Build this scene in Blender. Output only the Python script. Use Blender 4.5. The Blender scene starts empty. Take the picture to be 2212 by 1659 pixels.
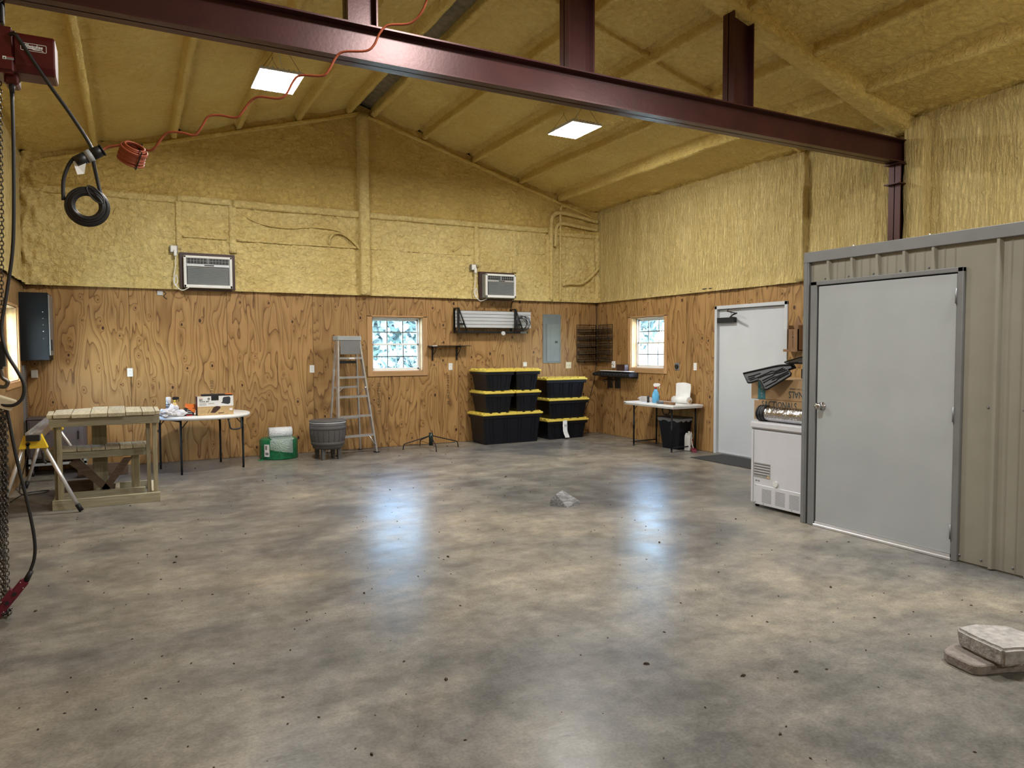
import bpy, bmesh, math, random
from mathutils import Vector, Matrix, noise, Euler
random.seed(7)
S = bpy.context.scene
COL = S.collection
PI = math.pi

# ------------------------------------------------------------------ camera
cd = bpy.data.cameras.new('camera'); cam = bpy.data.objects.new('camera', cd); COL.objects.link(cam)
cd.sensor_fit = 'HORIZONTAL'; cd.sensor_width = 36; cd.lens = 1547.2 / 2212 * 36; cd.clip_end = 1000; cd.clip_start = .05
R3 = Matrix(((0.8830790, 0.0261126, -0.4684972), (-0.4692067, 0.0404645, -0.8821608), (-0.0040780, 0.9988397, 0.0479856)))
cam.matrix_world = Matrix.Translation((0, 0, 1.56)) @ R3.to_4x4()
S.camera = cam
# ------------------------------------------------------------------ world, sun, exposure
W = bpy.data.worlds.new('world'); S.world = W; W.use_nodes = True
wn = W.node_tree.nodes; wl = W.node_tree.links
bg = wn['Background']; sky = wn.new('ShaderNodeTexSky'); sky.sky_type = 'NISHITA'; sky.sun_disc = False
sky.sun_elevation = math.radians(52); sky.sun_rotation = math.radians(200); sky.air_density = 1.2; sky.dust_density = 1.5
wl.new(sky.outputs[0], bg.inputs[0]); bg.inputs[1].default_value = 6.3
W.cycles.sampling_method = 'NONE'          # the sky only enters through three small windows
S.view_settings.view_transform = 'Standard'; S.view_settings.look = 'None'
S.view_settings.exposure = 0.0; S.view_settings.gamma = 1.0
try: S.view_settings.use_curve_mapping = False
except Exception: pass
LAMP = 180.0

# ------------------------------------------------------------------ materials
def mat(name, col=(.5, .5, .5), rough=.6, metal=0., spec=.5, var=.06, vscale=6., bump=0., bscale=60., emit=0, coat=0., trans=0.):
    m = bpy.data.materials.new(name); m.use_nodes = True; nt = m.node_tree; n = nt.nodes; l = nt.links
    b = n['Principled BSDF']; b.inputs['Roughness'].default_value = rough; b.inputs['Metallic'].default_value = metal
    b.inputs['Specular IOR Level'].default_value = spec; b.inputs['Coat Weight'].default_value = coat
    b.inputs['Transmission Weight'].default_value = trans
    tc = n.new('ShaderNodeTexCoord'); no = n.new('ShaderNodeTexNoise'); no.inputs['Scale'].default_value = vscale; no.inputs['Detail'].default_value = 3
    l.new(tc.outputs['Object'], no.inputs['Vector'])
    r = n.new('ShaderNodeValToRGB'); c = Vector(col)
    r.color_ramp.elements[0].position = .3; r.color_ramp.elements[1].position = .7
    r.color_ramp.elements[0].color = (*[max(0, x * (1 - var)) for x in c], 1); r.color_ramp.elements[1].color = (*[min(1, x * (1 + var)) for x in c], 1)
    l.new(no.outputs[0], r.inputs[0]); l.new(r.outputs[0], b.inputs['Base Color'])
    if bump:
        n2 = n.new('ShaderNodeTexNoise'); n2.inputs['Scale'].default_value = bscale; n2.inputs['Detail'].default_value = 4
        l.new(tc.outputs['Object'], n2.inputs['Vector']); bp = n.new('ShaderNodeBump'); bp.inputs['Strength'].default_value = bump; bp.inputs['Distance'].default_value = .01
        l.new(n2.outputs[0], bp.inputs['Height']); l.new(bp.outputs[0], b.inputs['Normal'])
    if emit: b.inputs['Emission Strength'].default_value = emit; b.inputs['Emission Color'].default_value = (*col, 1)
    return m

def N(nt, t, **k):
    x = nt.nodes.new(t)
    for a, v in k.items():
        if a.startswith('_'): setattr(x, a[1:], v)
        else: x.inputs[a.replace('_', ' ')].default_value = v
    return x
def math_(nt, op, a, b=None, c=None):
    x = nt.nodes.new('ShaderNodeMath'); x.operation = op
    for i, v in enumerate((a, b, c)):
        if v is None: continue
        if isinstance(v, (int, float)): x.inputs[i].default_value = v
        else: nt.links.new(v, x.inputs[i])
    return x.outputs[0]
def ramp(nt, src, stops):
    r = nt.nodes.new('ShaderNodeValToRGB'); e = r.color_ramp.elements
    k_ = max(1., max(max(c[:3]) for _, c in stops)); stops = [(q_, tuple(x / k_ for x in c[:3])) for q_, c in stops]
    while len(e) < len(stops): e.new(.5)
    for i, (p, c) in enumerate(stops): e[i].position = p; e[i].color = (*c, 1) if len(c) == 3 else c
    nt.links.new(src, r.inputs[0]); return r.outputs[0]
def mix(nt, f, a, b, bt='MIX'):
    x = nt.nodes.new('ShaderNodeMix'); x.data_type = 'RGBA'; x.blend_type = bt
    for i, v in ((0, f), (6, a), (7, b)):
        if isinstance(v, (int, float)): x.inputs[i].default_value = v
        elif isinstance(v, tuple): x.inputs[i].default_value = (*v, 1) if len(v) == 3 else v
        else: nt.links.new(v, x.inputs[i])
    return x.outputs[2]

def foam_mat(name, c0, c1, streak=(1, 1, 1), bs=.6, crev_shade=.66):
    m = bpy.data.materials.new(name); m.use_nodes = True; nt = m.node_tree; b = nt.nodes['Principled BSDF']
    tc = N(nt, 'ShaderNodeTexCoord'); mp = N(nt, 'ShaderNodeMapping'); mp.inputs['Scale'].default_value = streak
    nt.links.new(tc.outputs['Object'], mp.inputs[0])
    n1 = N(nt, 'ShaderNodeTexNoise', Scale=1.6, Detail=5., Roughness=.6); nt.links.new(mp.outputs[0], n1.inputs['Vector'])
    base = ramp(nt, n1.outputs[0], [(.32, c0), (.68, c1)])
    n2 = N(nt, 'ShaderNodeTexNoise', Scale=16., Detail=6., Roughness=.62, Distortion=1.1); nt.links.new(mp.outputs[0], n2.inputs['Vector'])
    n4 = N(nt, 'ShaderNodeTexNoise', Scale=48., Detail=3., Roughness=.6); nt.links.new(tc.outputs['Object'], n4.inputs['Vector'])
    h = math_(nt, 'ADD', n2.outputs[0], math_(nt, 'MULTIPLY', n4.outputs[0], .22))
    bp = N(nt, 'ShaderNodeBump', Strength=bs, Distance=.05); nt.links.new(h, bp.inputs['Height'])
    nt.links.new(bp.outputs[0], b.inputs['Normal'])
    base = mix(nt, .5, base, ramp(nt, n2.outputs[0], [(.3, (crev_shade, crev_shade * .92, crev_shade * .78)), (.55, (1, 1, 1))]), 'MULTIPLY')  # crevice shade painted into the foam colour: low spots of the bump noise darkened
    nt.links.new(base, b.inputs['Base Color']); b.inputs['Roughness'].default_value = .55; b.inputs['Specular IOR Level'].default_value = .35
    return m
FOAM_C = foam_mat('foam_ceiling', (.82, .60, .19), (.90, .70, .25), bs=1., crev_shade=.80)
FOAM_U = foam_mat('foam_gable', (.66, .475, .15), (.80, .60, .21), bs=1., crev_shade=.72)
FOAM_W = foam_mat('foam_wall', (.78, .60, .235), (.89, .72, .32), bs=1.)
FOAM_R = foam_mat('foam_wall_streaked', (.72, .55, .215), (.83, .66, .29), (2.4, 2.4, .35), bs=1.)

def ply_mat(name, ca, cb, cc, horiz=False):
    m = bpy.data.materials.new(name); m.use_nodes = True; nt = m.node_tree; b = nt.nodes['Principled BSDF']
    tc = N(nt, 'ShaderNodeTexCoord'); oi = N(nt, 'ShaderNodeObjectInfo')
    off = N(nt, 'ShaderNodeCombineXYZ'); r7 = math_(nt, 'MULTIPLY', oi.outputs['Random'], 37.)
    for i in range(3): nt.links.new(r7, off.inputs[i])
    ad = N(nt, 'ShaderNodeVectorMath'); nt.links.new(tc.outputs['Object'], ad.inputs[0]); nt.links.new(off.outputs[0], ad.inputs[1])
    # knots
    sx = N(nt, 'ShaderNodeSeparateXYZ'); nt.links.new(ad.outputs[0], sx.inputs[0]); fl = N(nt, 'ShaderNodeCombineXYZ')
    nt.links.new(math_(nt, 'ADD', sx.outputs[0], sx.outputs[1]), fl.inputs[0]); nt.links.new(sx.outputs[2], fl.inputs[1])
    kmap = N(nt, 'ShaderNodeMapping'); kmap.inputs['Scale'].default_value = (5.2, 3.3, 1); nt.links.new(fl.outputs[0], kmap.inputs[0])
    vo = N(nt, 'ShaderNodeTexVoronoi', Scale=1., Randomness=1., _voronoi_dimensions='2D'); nt.links.new(kmap.outputs[0], vo.inputs['Vector'])
    sep = N(nt, 'ShaderNodeSeparateColor'); nt.links.new(vo.outputs['Color'], sep.inputs[0])
    keep = math_(nt, 'GREATER_THAN', sep.outputs[0], .62)
    kr = math_(nt, 'MULTIPLY_ADD', math_(nt, 'POWER', sep.outputs[1], 2.), .065, .028)
    knot = math_(nt, 'MULTIPLY', math_(nt, 'LESS_THAN', vo.outputs['Distance'], kr), keep)
    pull = math_(nt, 'MULTIPLY', keep, math_(nt, 'POWER', math_(nt, 'MAXIMUM', math_(nt, 'SUBTRACT', 1., math_(nt, 'MULTIPLY', vo.outputs['Distance'], 3.)), 0.), 2.))
    # contour grain
    gm = N(nt, 'ShaderNodeMapping'); gm.inputs['Scale'].default_value = (3.0, 3.0, .55); nt.links.new(ad.outputs[0], gm.inputs[0])
    n1 = N(nt, 'ShaderNodeTexNoise', Scale=1.1, Detail=2.5, Roughness=.45, Distortion=.35); nt.links.new(gm.outputs[0], n1.inputs['Vector'])
    v = math_(nt, 'MULTIPLY_ADD', n1.outputs[0], 15., math_(nt, 'MULTIPLY', pull, 2.2))
    fr = math_(nt, 'FRACT', v)
    g = ramp(nt, fr, [(0., ca), (.45, cb), (.86, cb), (.93, cc), (1., ca)])
    g2m = N(nt, 'ShaderNodeMapping'); g2m.inputs['Scale'].default_value = (55, 55, 1.6); nt.links.new(ad.outputs[0], g2m.inputs[0])
    n2 = N(nt, 'ShaderNodeTexNoise', Scale=1.2, Detail=3.); nt.links.new(g2m.outputs[0], n2.inputs['Vector'])
    g = mix(nt, .45, g, ramp(nt, n2.outputs[0], [(.25, (.74, .70, .66)), (.7, (1.08, 1.06, 1.04))]), 'MULTIPLY')
    n3 = N(nt, 'ShaderNodeTexNoise', Scale=2.2, Detail=2.); nt.links.new(ad.outputs[0], n3.inputs['Vector'])
    g = mix(nt, .6, g, ramp(nt, n3.outputs[0], [(.3, (.80, .74, .68)), (.7, (1.08, 1.06, 1.05))]), 'MULTIPLY')
    g = mix(nt, math_(nt, 'MULTIPLY', pull, .45), g, (.25, .12, .04))
    g = mix(nt, knot, g, (.045, .018, .01))
    hs = N(nt, 'ShaderNodeHueSaturation'); nt.links.new(g, hs.inputs['Color']); nt.links.new(math_(nt, 'MULTIPLY_ADD', oi.outputs['Random'], .22, .89), hs.inputs['Value'])
    nt.links.new(hs.outputs[0], b.inputs['Base Color']); b.inputs['Roughness'].default_value = .5; b.inputs['Specular IOR Level'].default_value = .35
    bp = N(nt, 'ShaderNodeBump', Strength=.15, Distance=.004); nt.links.new(n2.outputs[0], bp.inputs['Height']); nt.links.new(bp.outputs[0], b.inputs['Normal'])
    return m
PLY = ply_mat('plywood', (.29, .162, .058), (.42, .250, .097), (.150, .070, .024))
PLY_B = ply_mat('plywood_dull', (.30, .185, .08), (.40, .26, .12), (.18, .10, .04))

def wood_mat(name, c0, c1, axis=0, sc=1.):
    m = bpy.data.materials.new(name); m.use_nodes = True; nt = m.node_tree; b = nt.nodes['Principled BSDF']
    tc = N(nt, 'ShaderNodeTexCoord'); oi = N(nt, 'ShaderNodeObjectInfo')
    mp = N(nt, 'ShaderNodeMapping'); s = [22 * sc] * 3; s[axis] = 1.6 * sc; mp.inputs['Scale'].default_value = s
    off = N(nt, 'ShaderNodeCombineXYZ'); r7 = math_(nt, 'MULTIPLY', oi.outputs['Random'], 19.)
    for i in range(3): nt.links.new(r7, off.inputs[i])
    ad = N(nt, 'ShaderNodeVectorMath'); nt.links.new(tc.outputs['Object'], ad.inputs[0]); nt.links.new(off.outputs[0], ad.inputs[1])
    nt.links.new(ad.outputs[0], mp.inputs[0])
    n1 = N(nt, 'ShaderNodeTexNoise', Scale=1., Detail=3., Distortion=.8); nt.links.new(mp.outputs[0], n1.inputs['Vector'])
    fr = math_(nt, 'FRACT', math_(nt, 'MULTIPLY', n1.outputs[0], 4.))
    g = ramp(nt, fr, [(0, c0), (.6, c1), (1., c0)])
    hs = N(nt, 'ShaderNodeHueSaturation'); nt.links.new(g, hs.inputs['Color']); nt.links.new(math_(nt, 'MULTIPLY_ADD', oi.outputs['Random'], .3, .85), hs.inputs['Value'])
    nt.links.new(hs.outputs[0], b.inputs['Base Color']); b.inputs['Roughness'].default_value = .65
    return m
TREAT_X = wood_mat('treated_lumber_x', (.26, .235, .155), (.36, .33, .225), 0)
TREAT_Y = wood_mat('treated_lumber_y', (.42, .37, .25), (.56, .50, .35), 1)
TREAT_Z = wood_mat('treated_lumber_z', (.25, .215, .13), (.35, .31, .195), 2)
CASE = wood_mat('pine_casing', (.42, .235, .10), (.52, .31, .14), 2, .6)
CASEX = wood_mat('pine_casing_x', (.42, .235, .10), (.52, .31, .14), 0, .6)
DKWOOD = wood_mat('dark_board', (.075, .045, .025), (.12, .075, .045), 0)
GREYWOOD = wood_mat('weathered_wood', (.10, .10, .10), (.30, .30, .31), 0, 2.)
BROWNWOOD = wood_mat('brown_wood', (.15, .078, .034), (.23, .125, .058), 2)

def floor_mat():
    m = bpy.data.materials.new('concrete_floor'); m.use_nodes = True; nt = m.node_tree; b = nt.nodes['Principled BSDF']
    tc = N(nt, 'ShaderNodeTexCoord')
    def nz(sc, det, ro=.55, dist=0., m3=None):
        n = N(nt, 'ShaderNodeTexNoise', Scale=sc, Detail=det, Roughness=ro, Distortion=dist)
        if m3:
            mp = N(nt, 'ShaderNodeMapping'); mp.inputs['Scale'].default_value = m3; mp.inputs['Rotation'].default_value = (0, 0, .5)
            nt.links.new(tc.outputs['Object'], mp.inputs[0]); nt.links.new(mp.outputs[0], n.inputs['Vector'])
        else: nt.links.new(tc.outputs['Object'], n.inputs['Vector'])
        return n.outputs[0]
    a = nz(.55, 6, .6, .4); c = nz(3.0, 7, .62, .1); d = nz(11, 6, .7); e = nz(70, 3)
    t = nz(1.6, 8, .62, .2, (1, 2.6, 1))
    col = ramp(nt, a, [(.38, (.20, .195, .188)), (.5, (.315, .296, .258)), (.62, (.42, .375, .30))])
    col = mix(nt, .75, col, ramp(nt, c, [(.36, (.66, .66, .67)), (.64, (1.2, 1.18, 1.15))]), 'MULTIPLY')
    col = mix(nt, .65, col, ramp(nt, t, [(.36, (.68, .68, .70)), (.66, (1.16, 1.14, 1.1))]), 'MULTIPLY')
    col = mix(nt, .75, col, ramp(nt, d, [(.34, (.66, .65, .64)), (.64, (1.08, 1.08, 1.07))]), 'MULTIPLY')
    col = mix(nt, .55, col, ramp(nt, e, [(.32, (.60, .60, .60)), (.62, (1.05, 1.05, 1.05))]), 'MULTIPLY')
    # hairline cracks: thin edges of a big cell pattern, broken up
    wv = N(nt, 'ShaderNodeTexVoronoi', Scale=.42, _feature='DISTANCE_TO_EDGE')
    wa = N(nt, 'ShaderNodeVectorMath'); wa.operation = 'MULTIPLY_ADD'
    nn = N(nt, 'ShaderNodeTexNoise', Scale=2.2, Detail=5.); nt.links.new(tc.outputs['Object'], nn.inputs['Vector'])
    nt.links.new(nn.outputs['Color'], wa.inputs[0]); wa.inputs[1].default_value = (.7, .7, .7); nt.links.new(tc.outputs['Object'], wa.inputs[2])
    nt.links.new(wa.outputs[0], wv.inputs['Vector'])
    crk = math_(nt, 'MULTIPLY', math_(nt, 'LESS_THAN', wv.outputs['Distance'], .0009), math_(nt, 'GREATER_THAN', a, .5))
    col = mix(nt, math_(nt, 'MULTIPLY', crk, .35), col, (.06, .055, .05))
    nt.links.new(col, b.inputs['Base Color'])
    rr = ramp(nt, c, [(.4, (.285,) * 3), (.6, (.36,) * 3)]); nt.links.new(rr, b.inputs['Roughness']); b.inputs['Specular IOR Level'].default_value = .15
    h = math_(nt, 'ADD', math_(nt, 'MULTIPLY', t, .8), math_(nt, 'MULTIPLY', d, .25))
    bp = N(nt, 'ShaderNodeBump', Strength=.16, Distance=.02); nt.links.new(h, bp.inputs['Height']); nt.links.new(bp.outputs[0], b.inputs['Normal'])
    return m
FLOOR = floor_mat()

def glass_mat():
    m = bpy.data.materials.new('window_glass'); m.use_nodes = True; nt = m.node_tree; nt.nodes.remove(nt.nodes['Principled BSDF'])
    out = nt.nodes['Material Output']; tr = N(nt, 'ShaderNodeBsdfTransparent'); gl = N(nt, 'ShaderNodeBsdfGlossy'); gl.inputs['Roughness'].default_value = .02
    tr.inputs[0].default_value = (.9, .95, .97, 1); lw = N(nt, 'ShaderNodeLayerWeight', Blend=.5); fzo = math_(nt, 'MULTIPLY_ADD', math_(nt, 'POWER', lw.outputs['Facing'], 4.), .55, .04); mx = N(nt, 'ShaderNodeMixShader')
    nt.links.new(fzo, mx.inputs[0]); nt.links.new(tr.outputs[0], mx.inputs[1]); nt.links.new(gl.outputs[0], mx.inputs[2]); nt.links.new(mx.outputs[0], out.inputs[0]); return m
GLASS = glass_mat()
def film_mat():
    m = bpy.data.materials.new('clear_plastic'); m.use_nodes = True; nt = m.node_tree; b = nt.nodes['Principled BSDF']
    b.inputs['Base Color'].default_value = (.85, .88, .9, 1); b.inputs['Roughness'].default_value = .15; b.inputs['Alpha'].default_value = .38
    tc = N(nt, 'ShaderNodeTexCoord'); v = N(nt, 'ShaderNodeTexVoronoi', Scale=70.); nt.links.new(tc.outputs['Object'], v.inputs['Vector'])
    bp = N(nt, 'ShaderNodeBump', Strength=1., Distance=.01, _invert=True); nt.links.new(v.outputs['Distance'], bp.inputs['Height']); nt.links.new(bp.outputs[0], b.inputs['Normal'])
    return m
FILM = film_mat()
def lamp_mat():
    m = bpy.data.materials.new('led_lens'); m.use_nodes = True; nt = m.node_tree; b = nt.nodes['Principled BSDF']
    b.inputs['Emission Color'].default_value = (1, .985, .95, 1); b.inputs['Emission Strength'].default_value = LAMP
    b.inputs['Base Color'].default_value = (.9, .9, .9, 1); return m
LED = lamp_mat(); LED.cycles.emission_sampling = 'FRONT'
RED_STEEL = mat('primer_red_steel', (.065, .021, .020), .34, .35, .5, .18, 3., .05, 40)
DARK_STEEL = mat('black_steel', (.012, .012, .013), .4, .2)
WHITE = mat('white_plastic', (.78, .78, .76), .4)
WHITE_PAINT = mat('white_painted_steel', (.52, .54, .56), .35, var=.04, vscale=2.)
DOOR_PAINT = mat('office_door_paint', (.40, .425, .435), .45, var=.05, vscale=2.5)
TRIM_GREY = mat('grey_trim_steel', (.215, .22, .225), .35, .2)
RIB = mat('beige_ribbed_steel', (.30, .285, .235), .4, .1, var=.04)
ALU = mat('aluminium', (.62, .63, .64), .33, .85, var=.1, vscale=12)
BRIGHT_ALU = mat('bright_aluminium', (.8, .8, .82), .3, .7)
YELLOW = mat('yellow_plastic', (.80, .55, .03), .42)
LIDY = mat('yellow_lid', (.72, .55, .09), .45, var=.05)
BLACK_TUB = mat('black_tub', (.0045, .0055, .009), .42, spec=.35)
BLACK = mat('black_plastic', (.012, .012, .014), .45)
RUBBER = mat('black_rubber', (.010, .010, .011), .55, spec=.3)
DGREY = mat('dark_grey_plastic', (.035, .040, .048), .45)
COOLER = mat('grey_resin', (.085, .08, .078), .5)
SLATE = mat('slate_grey_steel', (.010, .012, .014), .6, .0, .2)
PANEL_G = mat('panel_grey_steel', (.18, .20, .205), .5, .1, .3)
MAUVE = mat('mauve_grey_steel', (.10, .085, .085), .5, .1)
BROWN = mat('brown_frame', (.045, .018, .014), .5)
IVORY = mat('ivory_plastic', (.68, .62, .44), .4)
GRILLE = mat('grille_grey', (.33, .35, .35), .5)
ORANGE = mat('orange_cord', (.34, .075, .03), .5)
ORANGE2 = mat('orange_print', (.75, .18, .03), .5)
HRED = mat('hoist_red', (.085, .005, .007), .4, .1, coat=.1)
PRED = mat('pendant_red', (.12, .008, .022), .45)
CHAIN = mat('dark_chain', (.12, .11, .10), .3, .9)
GREEN = mat('green_wrap', (.012, .17, .07), .3, var=.3, vscale=25, bump=.5, bscale=60)
CARD = mat('cardboard', (.40, .255, .13), .75, var=.08)
TEAL = mat('teal_print', (.012, .13, .16), .6)
INK = mat('dark_ink', (.02, .05, .06), .7)
INKB = mat('black_ink', (.02, .015, .01), .7)
GREYINK = mat('grey_ink', (.20, .20, .20), .7)
SILVER = mat('foil', (.7, .7, .72), .18, 1., bump=1., bscale=22)
PAPER = mat('white_paper', (.80, .80, .79), .8)
MATM = mat('grey_door_mat', (.03, .032, .034), .9, bump=.8, bscale=90)
FREEZ = mat('white_enamel', (.68, .68, .72), .25, var=.02)
STONE = mat('grey_paver', (.33, .31, .29), .9, var=.25, vscale=30, bump=.8, bscale=45)
STONE2 = mat('brown_paver', (.20, .17, .15), .9, var=.2, vscale=30, bump=.7, bscale=45)
BLUE = mat('blue_liquid', (.12, .42, .70), .15)
REDP = mat('red_plastic', (.45, .02, .02), .4)
CLOTH = mat('grey_cloth', (.14, .15, .17), .9, bump=.5)
TAN = mat('tan_print', (.52, .36, .17), .5, var=.15, vscale=30)
CREAM = mat('cream_canvas', (.52, .44, .30), .8)
GRASS = mat('pale_dry_field', (.33, .42, .33), .95, var=.15, vscale=.3)
LEAF = mat('tree_leaves', (.085, .125, .125), .7, var=.4, vscale=2)
BARK = mat('tree_bark', (.14, .12, .10), .9)
SKIN = mat('outer_metal_skin', (.05, .042, .032), .6)
RIDGE = mat('grey_ridge_strip', (.22, .19, .13), .8, var=.3, vscale=14, bump=.8, bscale=25)
DEBRIS = mat('dry_leaf_crumbs', (.05, .032, .018), .8)

# ------------------------------------------------------------------ mesh builder
class B:
    def __init__(s): s.bm = bmesh.new()
    def box(s, lo, hi, bev=0., rot=None, piv=None, seg=1):
        t = bmesh.new(); bmesh.ops.create_cube(t, size=1)
        sz = Vector(hi) - Vector(lo); c = (Vector(hi) + Vector(lo)) / 2
        for v in t.verts: v.co = Vector((v.co.x * sz.x, v.co.y * sz.y, v.co.z * sz.z))
        if bev: bmesh.ops.bevel(t, geom=t.edges[:], offset=min(bev, min(abs(x) for x in sz) * .45), segments=seg, affect='EDGES', clamp_overlap=True)
        if rot is not None:
            M = Euler(rot).to_matrix()
            for v in t.verts: v.co = M @ v.co
        for v in t.verts: v.co += c
        s._add(t); return s
    def _add(s, t):
        me = bpy.data.meshes.new('t'); t.to_mesh(me); t.free(); s.bm.from_mesh(me); bpy.data.meshes.remove(me)
    def cyl(s, a, b, r, r2=None, n=12, cap=True):
        a = Vector(a); b = Vector(b); d = b - a; r2 = r if r2 is None else r2
        q = d.to_track_quat('Z', 'Y').to_matrix()
        A = []; C = []
        for i in range(n):
            u = Vector((math.cos(2 * PI * i / n), math.sin(2 * PI * i / n), 0))
            A.append(s.bm.verts.new(a + q @ (u * r))); C.append(s.bm.verts.new(b + q @ (u * r2)))
        for i in range(n):
            f = s.bm.faces.new((A[i], A[(i + 1) % n], C[(i + 1) % n], C[i])); f.smooth = n > 6
        if cap: s.bm.faces.new(A[::-1]); s.bm.faces.new(C)
        return s
    def tube(s, pts, r, n=8, closed=False, smooth=True, sub=0):
        P = [Vector(p) for p in pts]
        if sub: P = spline(P, sub, closed)
        rings = []; L = len(P); up = None
        for i, p in enumerate(P):
            if closed: d = P[(i + 1) % L] - P[i - 1]
            else: d = P[min(i + 1, L - 1)] - P[max(i - 1, 0)]
            d.normalize()
            if up is None:
                up = d.orthogonal().normalized()
            else:
                up = (up - d * up.dot(d)); up = up.normalized() if up.length > 1e-6 else d.orthogonal().normalized()
            w = d.cross(up); rr = r(i / (L - 1)) if callable(r) else r
            rings.append([s.bm.verts.new(p + (up * math.cos(2 * PI * k / n) + w * math.sin(2 * PI * k / n)) * rr) for k in range(n)])
        m = L if closed else L - 1
        for i in range(m):
            a = rings[i]; b = rings[(i + 1) % L]
            for k in range(n):
                f = s.bm.faces.new((a[k], a[(k + 1) % n], b[(k + 1) % n], b[k])); f.smooth = smooth
        if not closed: s.bm.faces.new(rings[0][::-1]); s.bm.faces.new(rings[-1])
        return s
    def lathe(s, prof, c=(0, 0, 0), n=24, sx=1., sy=1.):
        c = Vector(c); rings = []
        for r, z in prof:
            rings.append([s.bm.verts.new(c + Vector((max(r, 1e-4) * sx * math.cos(2 * PI * k / n), max(r, 1e-4) * sy * math.sin(2 * PI * k / n), z))) for k in range(n)])
        for a, b in zip(rings, rings[1:]):
            for k in range(n):
                f = s.bm.faces.new((a[k], a[(k + 1) % n], b[(k + 1) % n], b[k])); f.smooth = True
        s.bm.faces.new(rings[0][::-1]); s.bm.faces.new(rings[-1]); return s
    def prism(s, poly, h0, h1, axis='z', top=None):
        def mk(u, v, h): return {'z': (u, v, h), 'y': (u, h, v), 'x': (h, u, v)}[axis]
        top = top or poly
        a = [s.bm.verts.new(mk(u, v, h0)) for u, v in poly]; b = [s.bm.verts.new(mk(u, v, h1)) for u, v in top]
        n = len(poly)
        for i in range(n): s.bm.faces.new((a[i], a[(i + 1) % n], b[(i + 1) % n], b[i]))
        s.bm.faces.new(a[::-1]); s.bm.faces.new(b); return s
    def hexa(s, v8):
        v = [s.bm.verts.new(p) for p in v8]
        for f in ((0, 3, 2, 1), (4, 5, 6, 7), (0, 1, 5, 4), (1, 2, 6, 5), (2, 3, 7, 6), (3, 0, 4, 7)): s.bm.faces.new([v[i] for i in f])
        return s
    def grid(s, fn, nu, nv, smooth=True):
        V = [[s.bm.verts.new(fn(i / nu, j / nv)) for j in range(nv + 1)] for i in range(nu + 1)]
        for i in range(nu):
            for j in range(nv):
                f = s.bm.faces.new((V[i][j], V[i + 1][j], V[i + 1][j + 1], V[i][j + 1])); f.smooth = smooth
        return s
    def done(s, name, m, parent=None, kind=None, label=None, bevel=0., fix=True):
        if fix: bmesh.ops.recalc_face_normals(s.bm, faces=s.bm.faces[:])
        if bevel: bmesh.ops.bevel(s.bm, geom=s.bm.edges[:], offset=bevel, segments=1, affect='EDGES', clamp_overlap=True)
        me = bpy.data.meshes.new(name); s.bm.to_mesh(me); s.bm.free(); me.materials.append(m)
        o = bpy.data.objects.new(name, me); COL.objects.link(o)
        if parent is not None: o.parent = parent
        if kind: o['kind'] = kind
        if label: o['label'] = label
        return o
def spline(P, k, closed=False):
    out = []; n = len(P); m = n if closed else n - 1
    g = (lambda i: P[i % n]) if closed else (lambda i: P[max(0, min(n - 1, i))])
    for i in range(m):
        a, b, c, d = g(i - 1), g(i), g(i + 1), g(i + 2)
        for j in range(k):
            t = j / k
            out.append(.5 * ((2 * b) + (c - a) * t + (2 * a - 5 * b + 4 * c - d) * t * t + (3 * b - a - 3 * c + d) * t ** 3))
    if not closed: out.append(P[-1])
    return out
def thing(name, label, cat, loc=(0, 0, 0), rz=0., group=None):
    o = bpy.data.objects.new(name, None); COL.objects.link(o); o.location = loc; o.rotation_euler = (0, 0, rz); o.empty_display_size = .05
    o['label'] = label; o['category'] = cat
    if group: o['group'] = group
    return o
def tag(o, label, cat, group=None, loc=None, rz=None):
    o['label'] = label; o['category'] = cat
    if group: o['group'] = group
    if loc: o.location = loc
    if rz is not None: o.rotation_euler = (0, 0, rz)
    return o
def struct(o): o['kind'] = 'structure'; return o
def box(name, lo, hi, m, parent=None, bev=0., **k): return B().box(lo, hi, bev).done(name, m, parent, **k)
def text(s, size, m, parent, loc, rot=(PI / 2, 0, 0), name='lettering', shear=0., sx=1., align='LEFT', label=None, off=0.):
    c = bpy.data.curves.new('t', 'FONT'); c.body = s; c.size = size; c.extrude = .0004; c.shear = shear; c.align_x = align; c.resolution_u = 2; c.offset = off
    t = bpy.data.objects.new('t', c); COL.objects.link(t); bpy.context.view_layer.update()
    me = bpy.data.meshes.new_from_object(t.evaluated_get(bpy.context.evaluated_depsgraph_get())); bpy.data.objects.remove(t); bpy.data.curves.remove(c)
    me.materials.clear(); me.materials.append(m)
    for v in me.vertices: v.co.x *= sx
    o = bpy.data.objects.new(name, me); COL.objects.link(o); o.parent = parent; o.location = loc; o.rotation_euler = rot
    if label: o['label'] = label
    return o
def dup(root, loc=None, rz=None, label=None, group=None):
    r = root.copy(); COL.objects.link(r)
    if loc: r.location = loc
    if rz is not None: r.rotation_euler = (0, 0, rz)
    if label: r['label'] = label
    if group: r['group'] = group
    for ch in list(root.children):
        c = ch.copy(); COL.objects.link(c); c.parent = r
        for g in list(ch.children):
            d = g.copy(); COL.objects.link(d); d.parent = c
    return r
def cells(a0, a1, b0, b1, holes):
    us = sorted({a0, a1, *[x for h in holes for x in (h[0], h[1]) if a0 < x < a1]}); vs = sorted({b0, b1, *[x for h in holes for x in (h[2], h[3]) if b0 < x < b1]})
    for u0, u1 in zip(us, us[1:]):
        for v0, v1 in zip(vs, vs[1:]):
            mu, mv = (u0 + u1) / 2, (v0 + v1) / 2
            if not any(h[0] < mu < h[1] and h[2] < mv < h[3] for h in holes): yield u0, u1, v0, v1
nf = noise.noise

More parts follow.
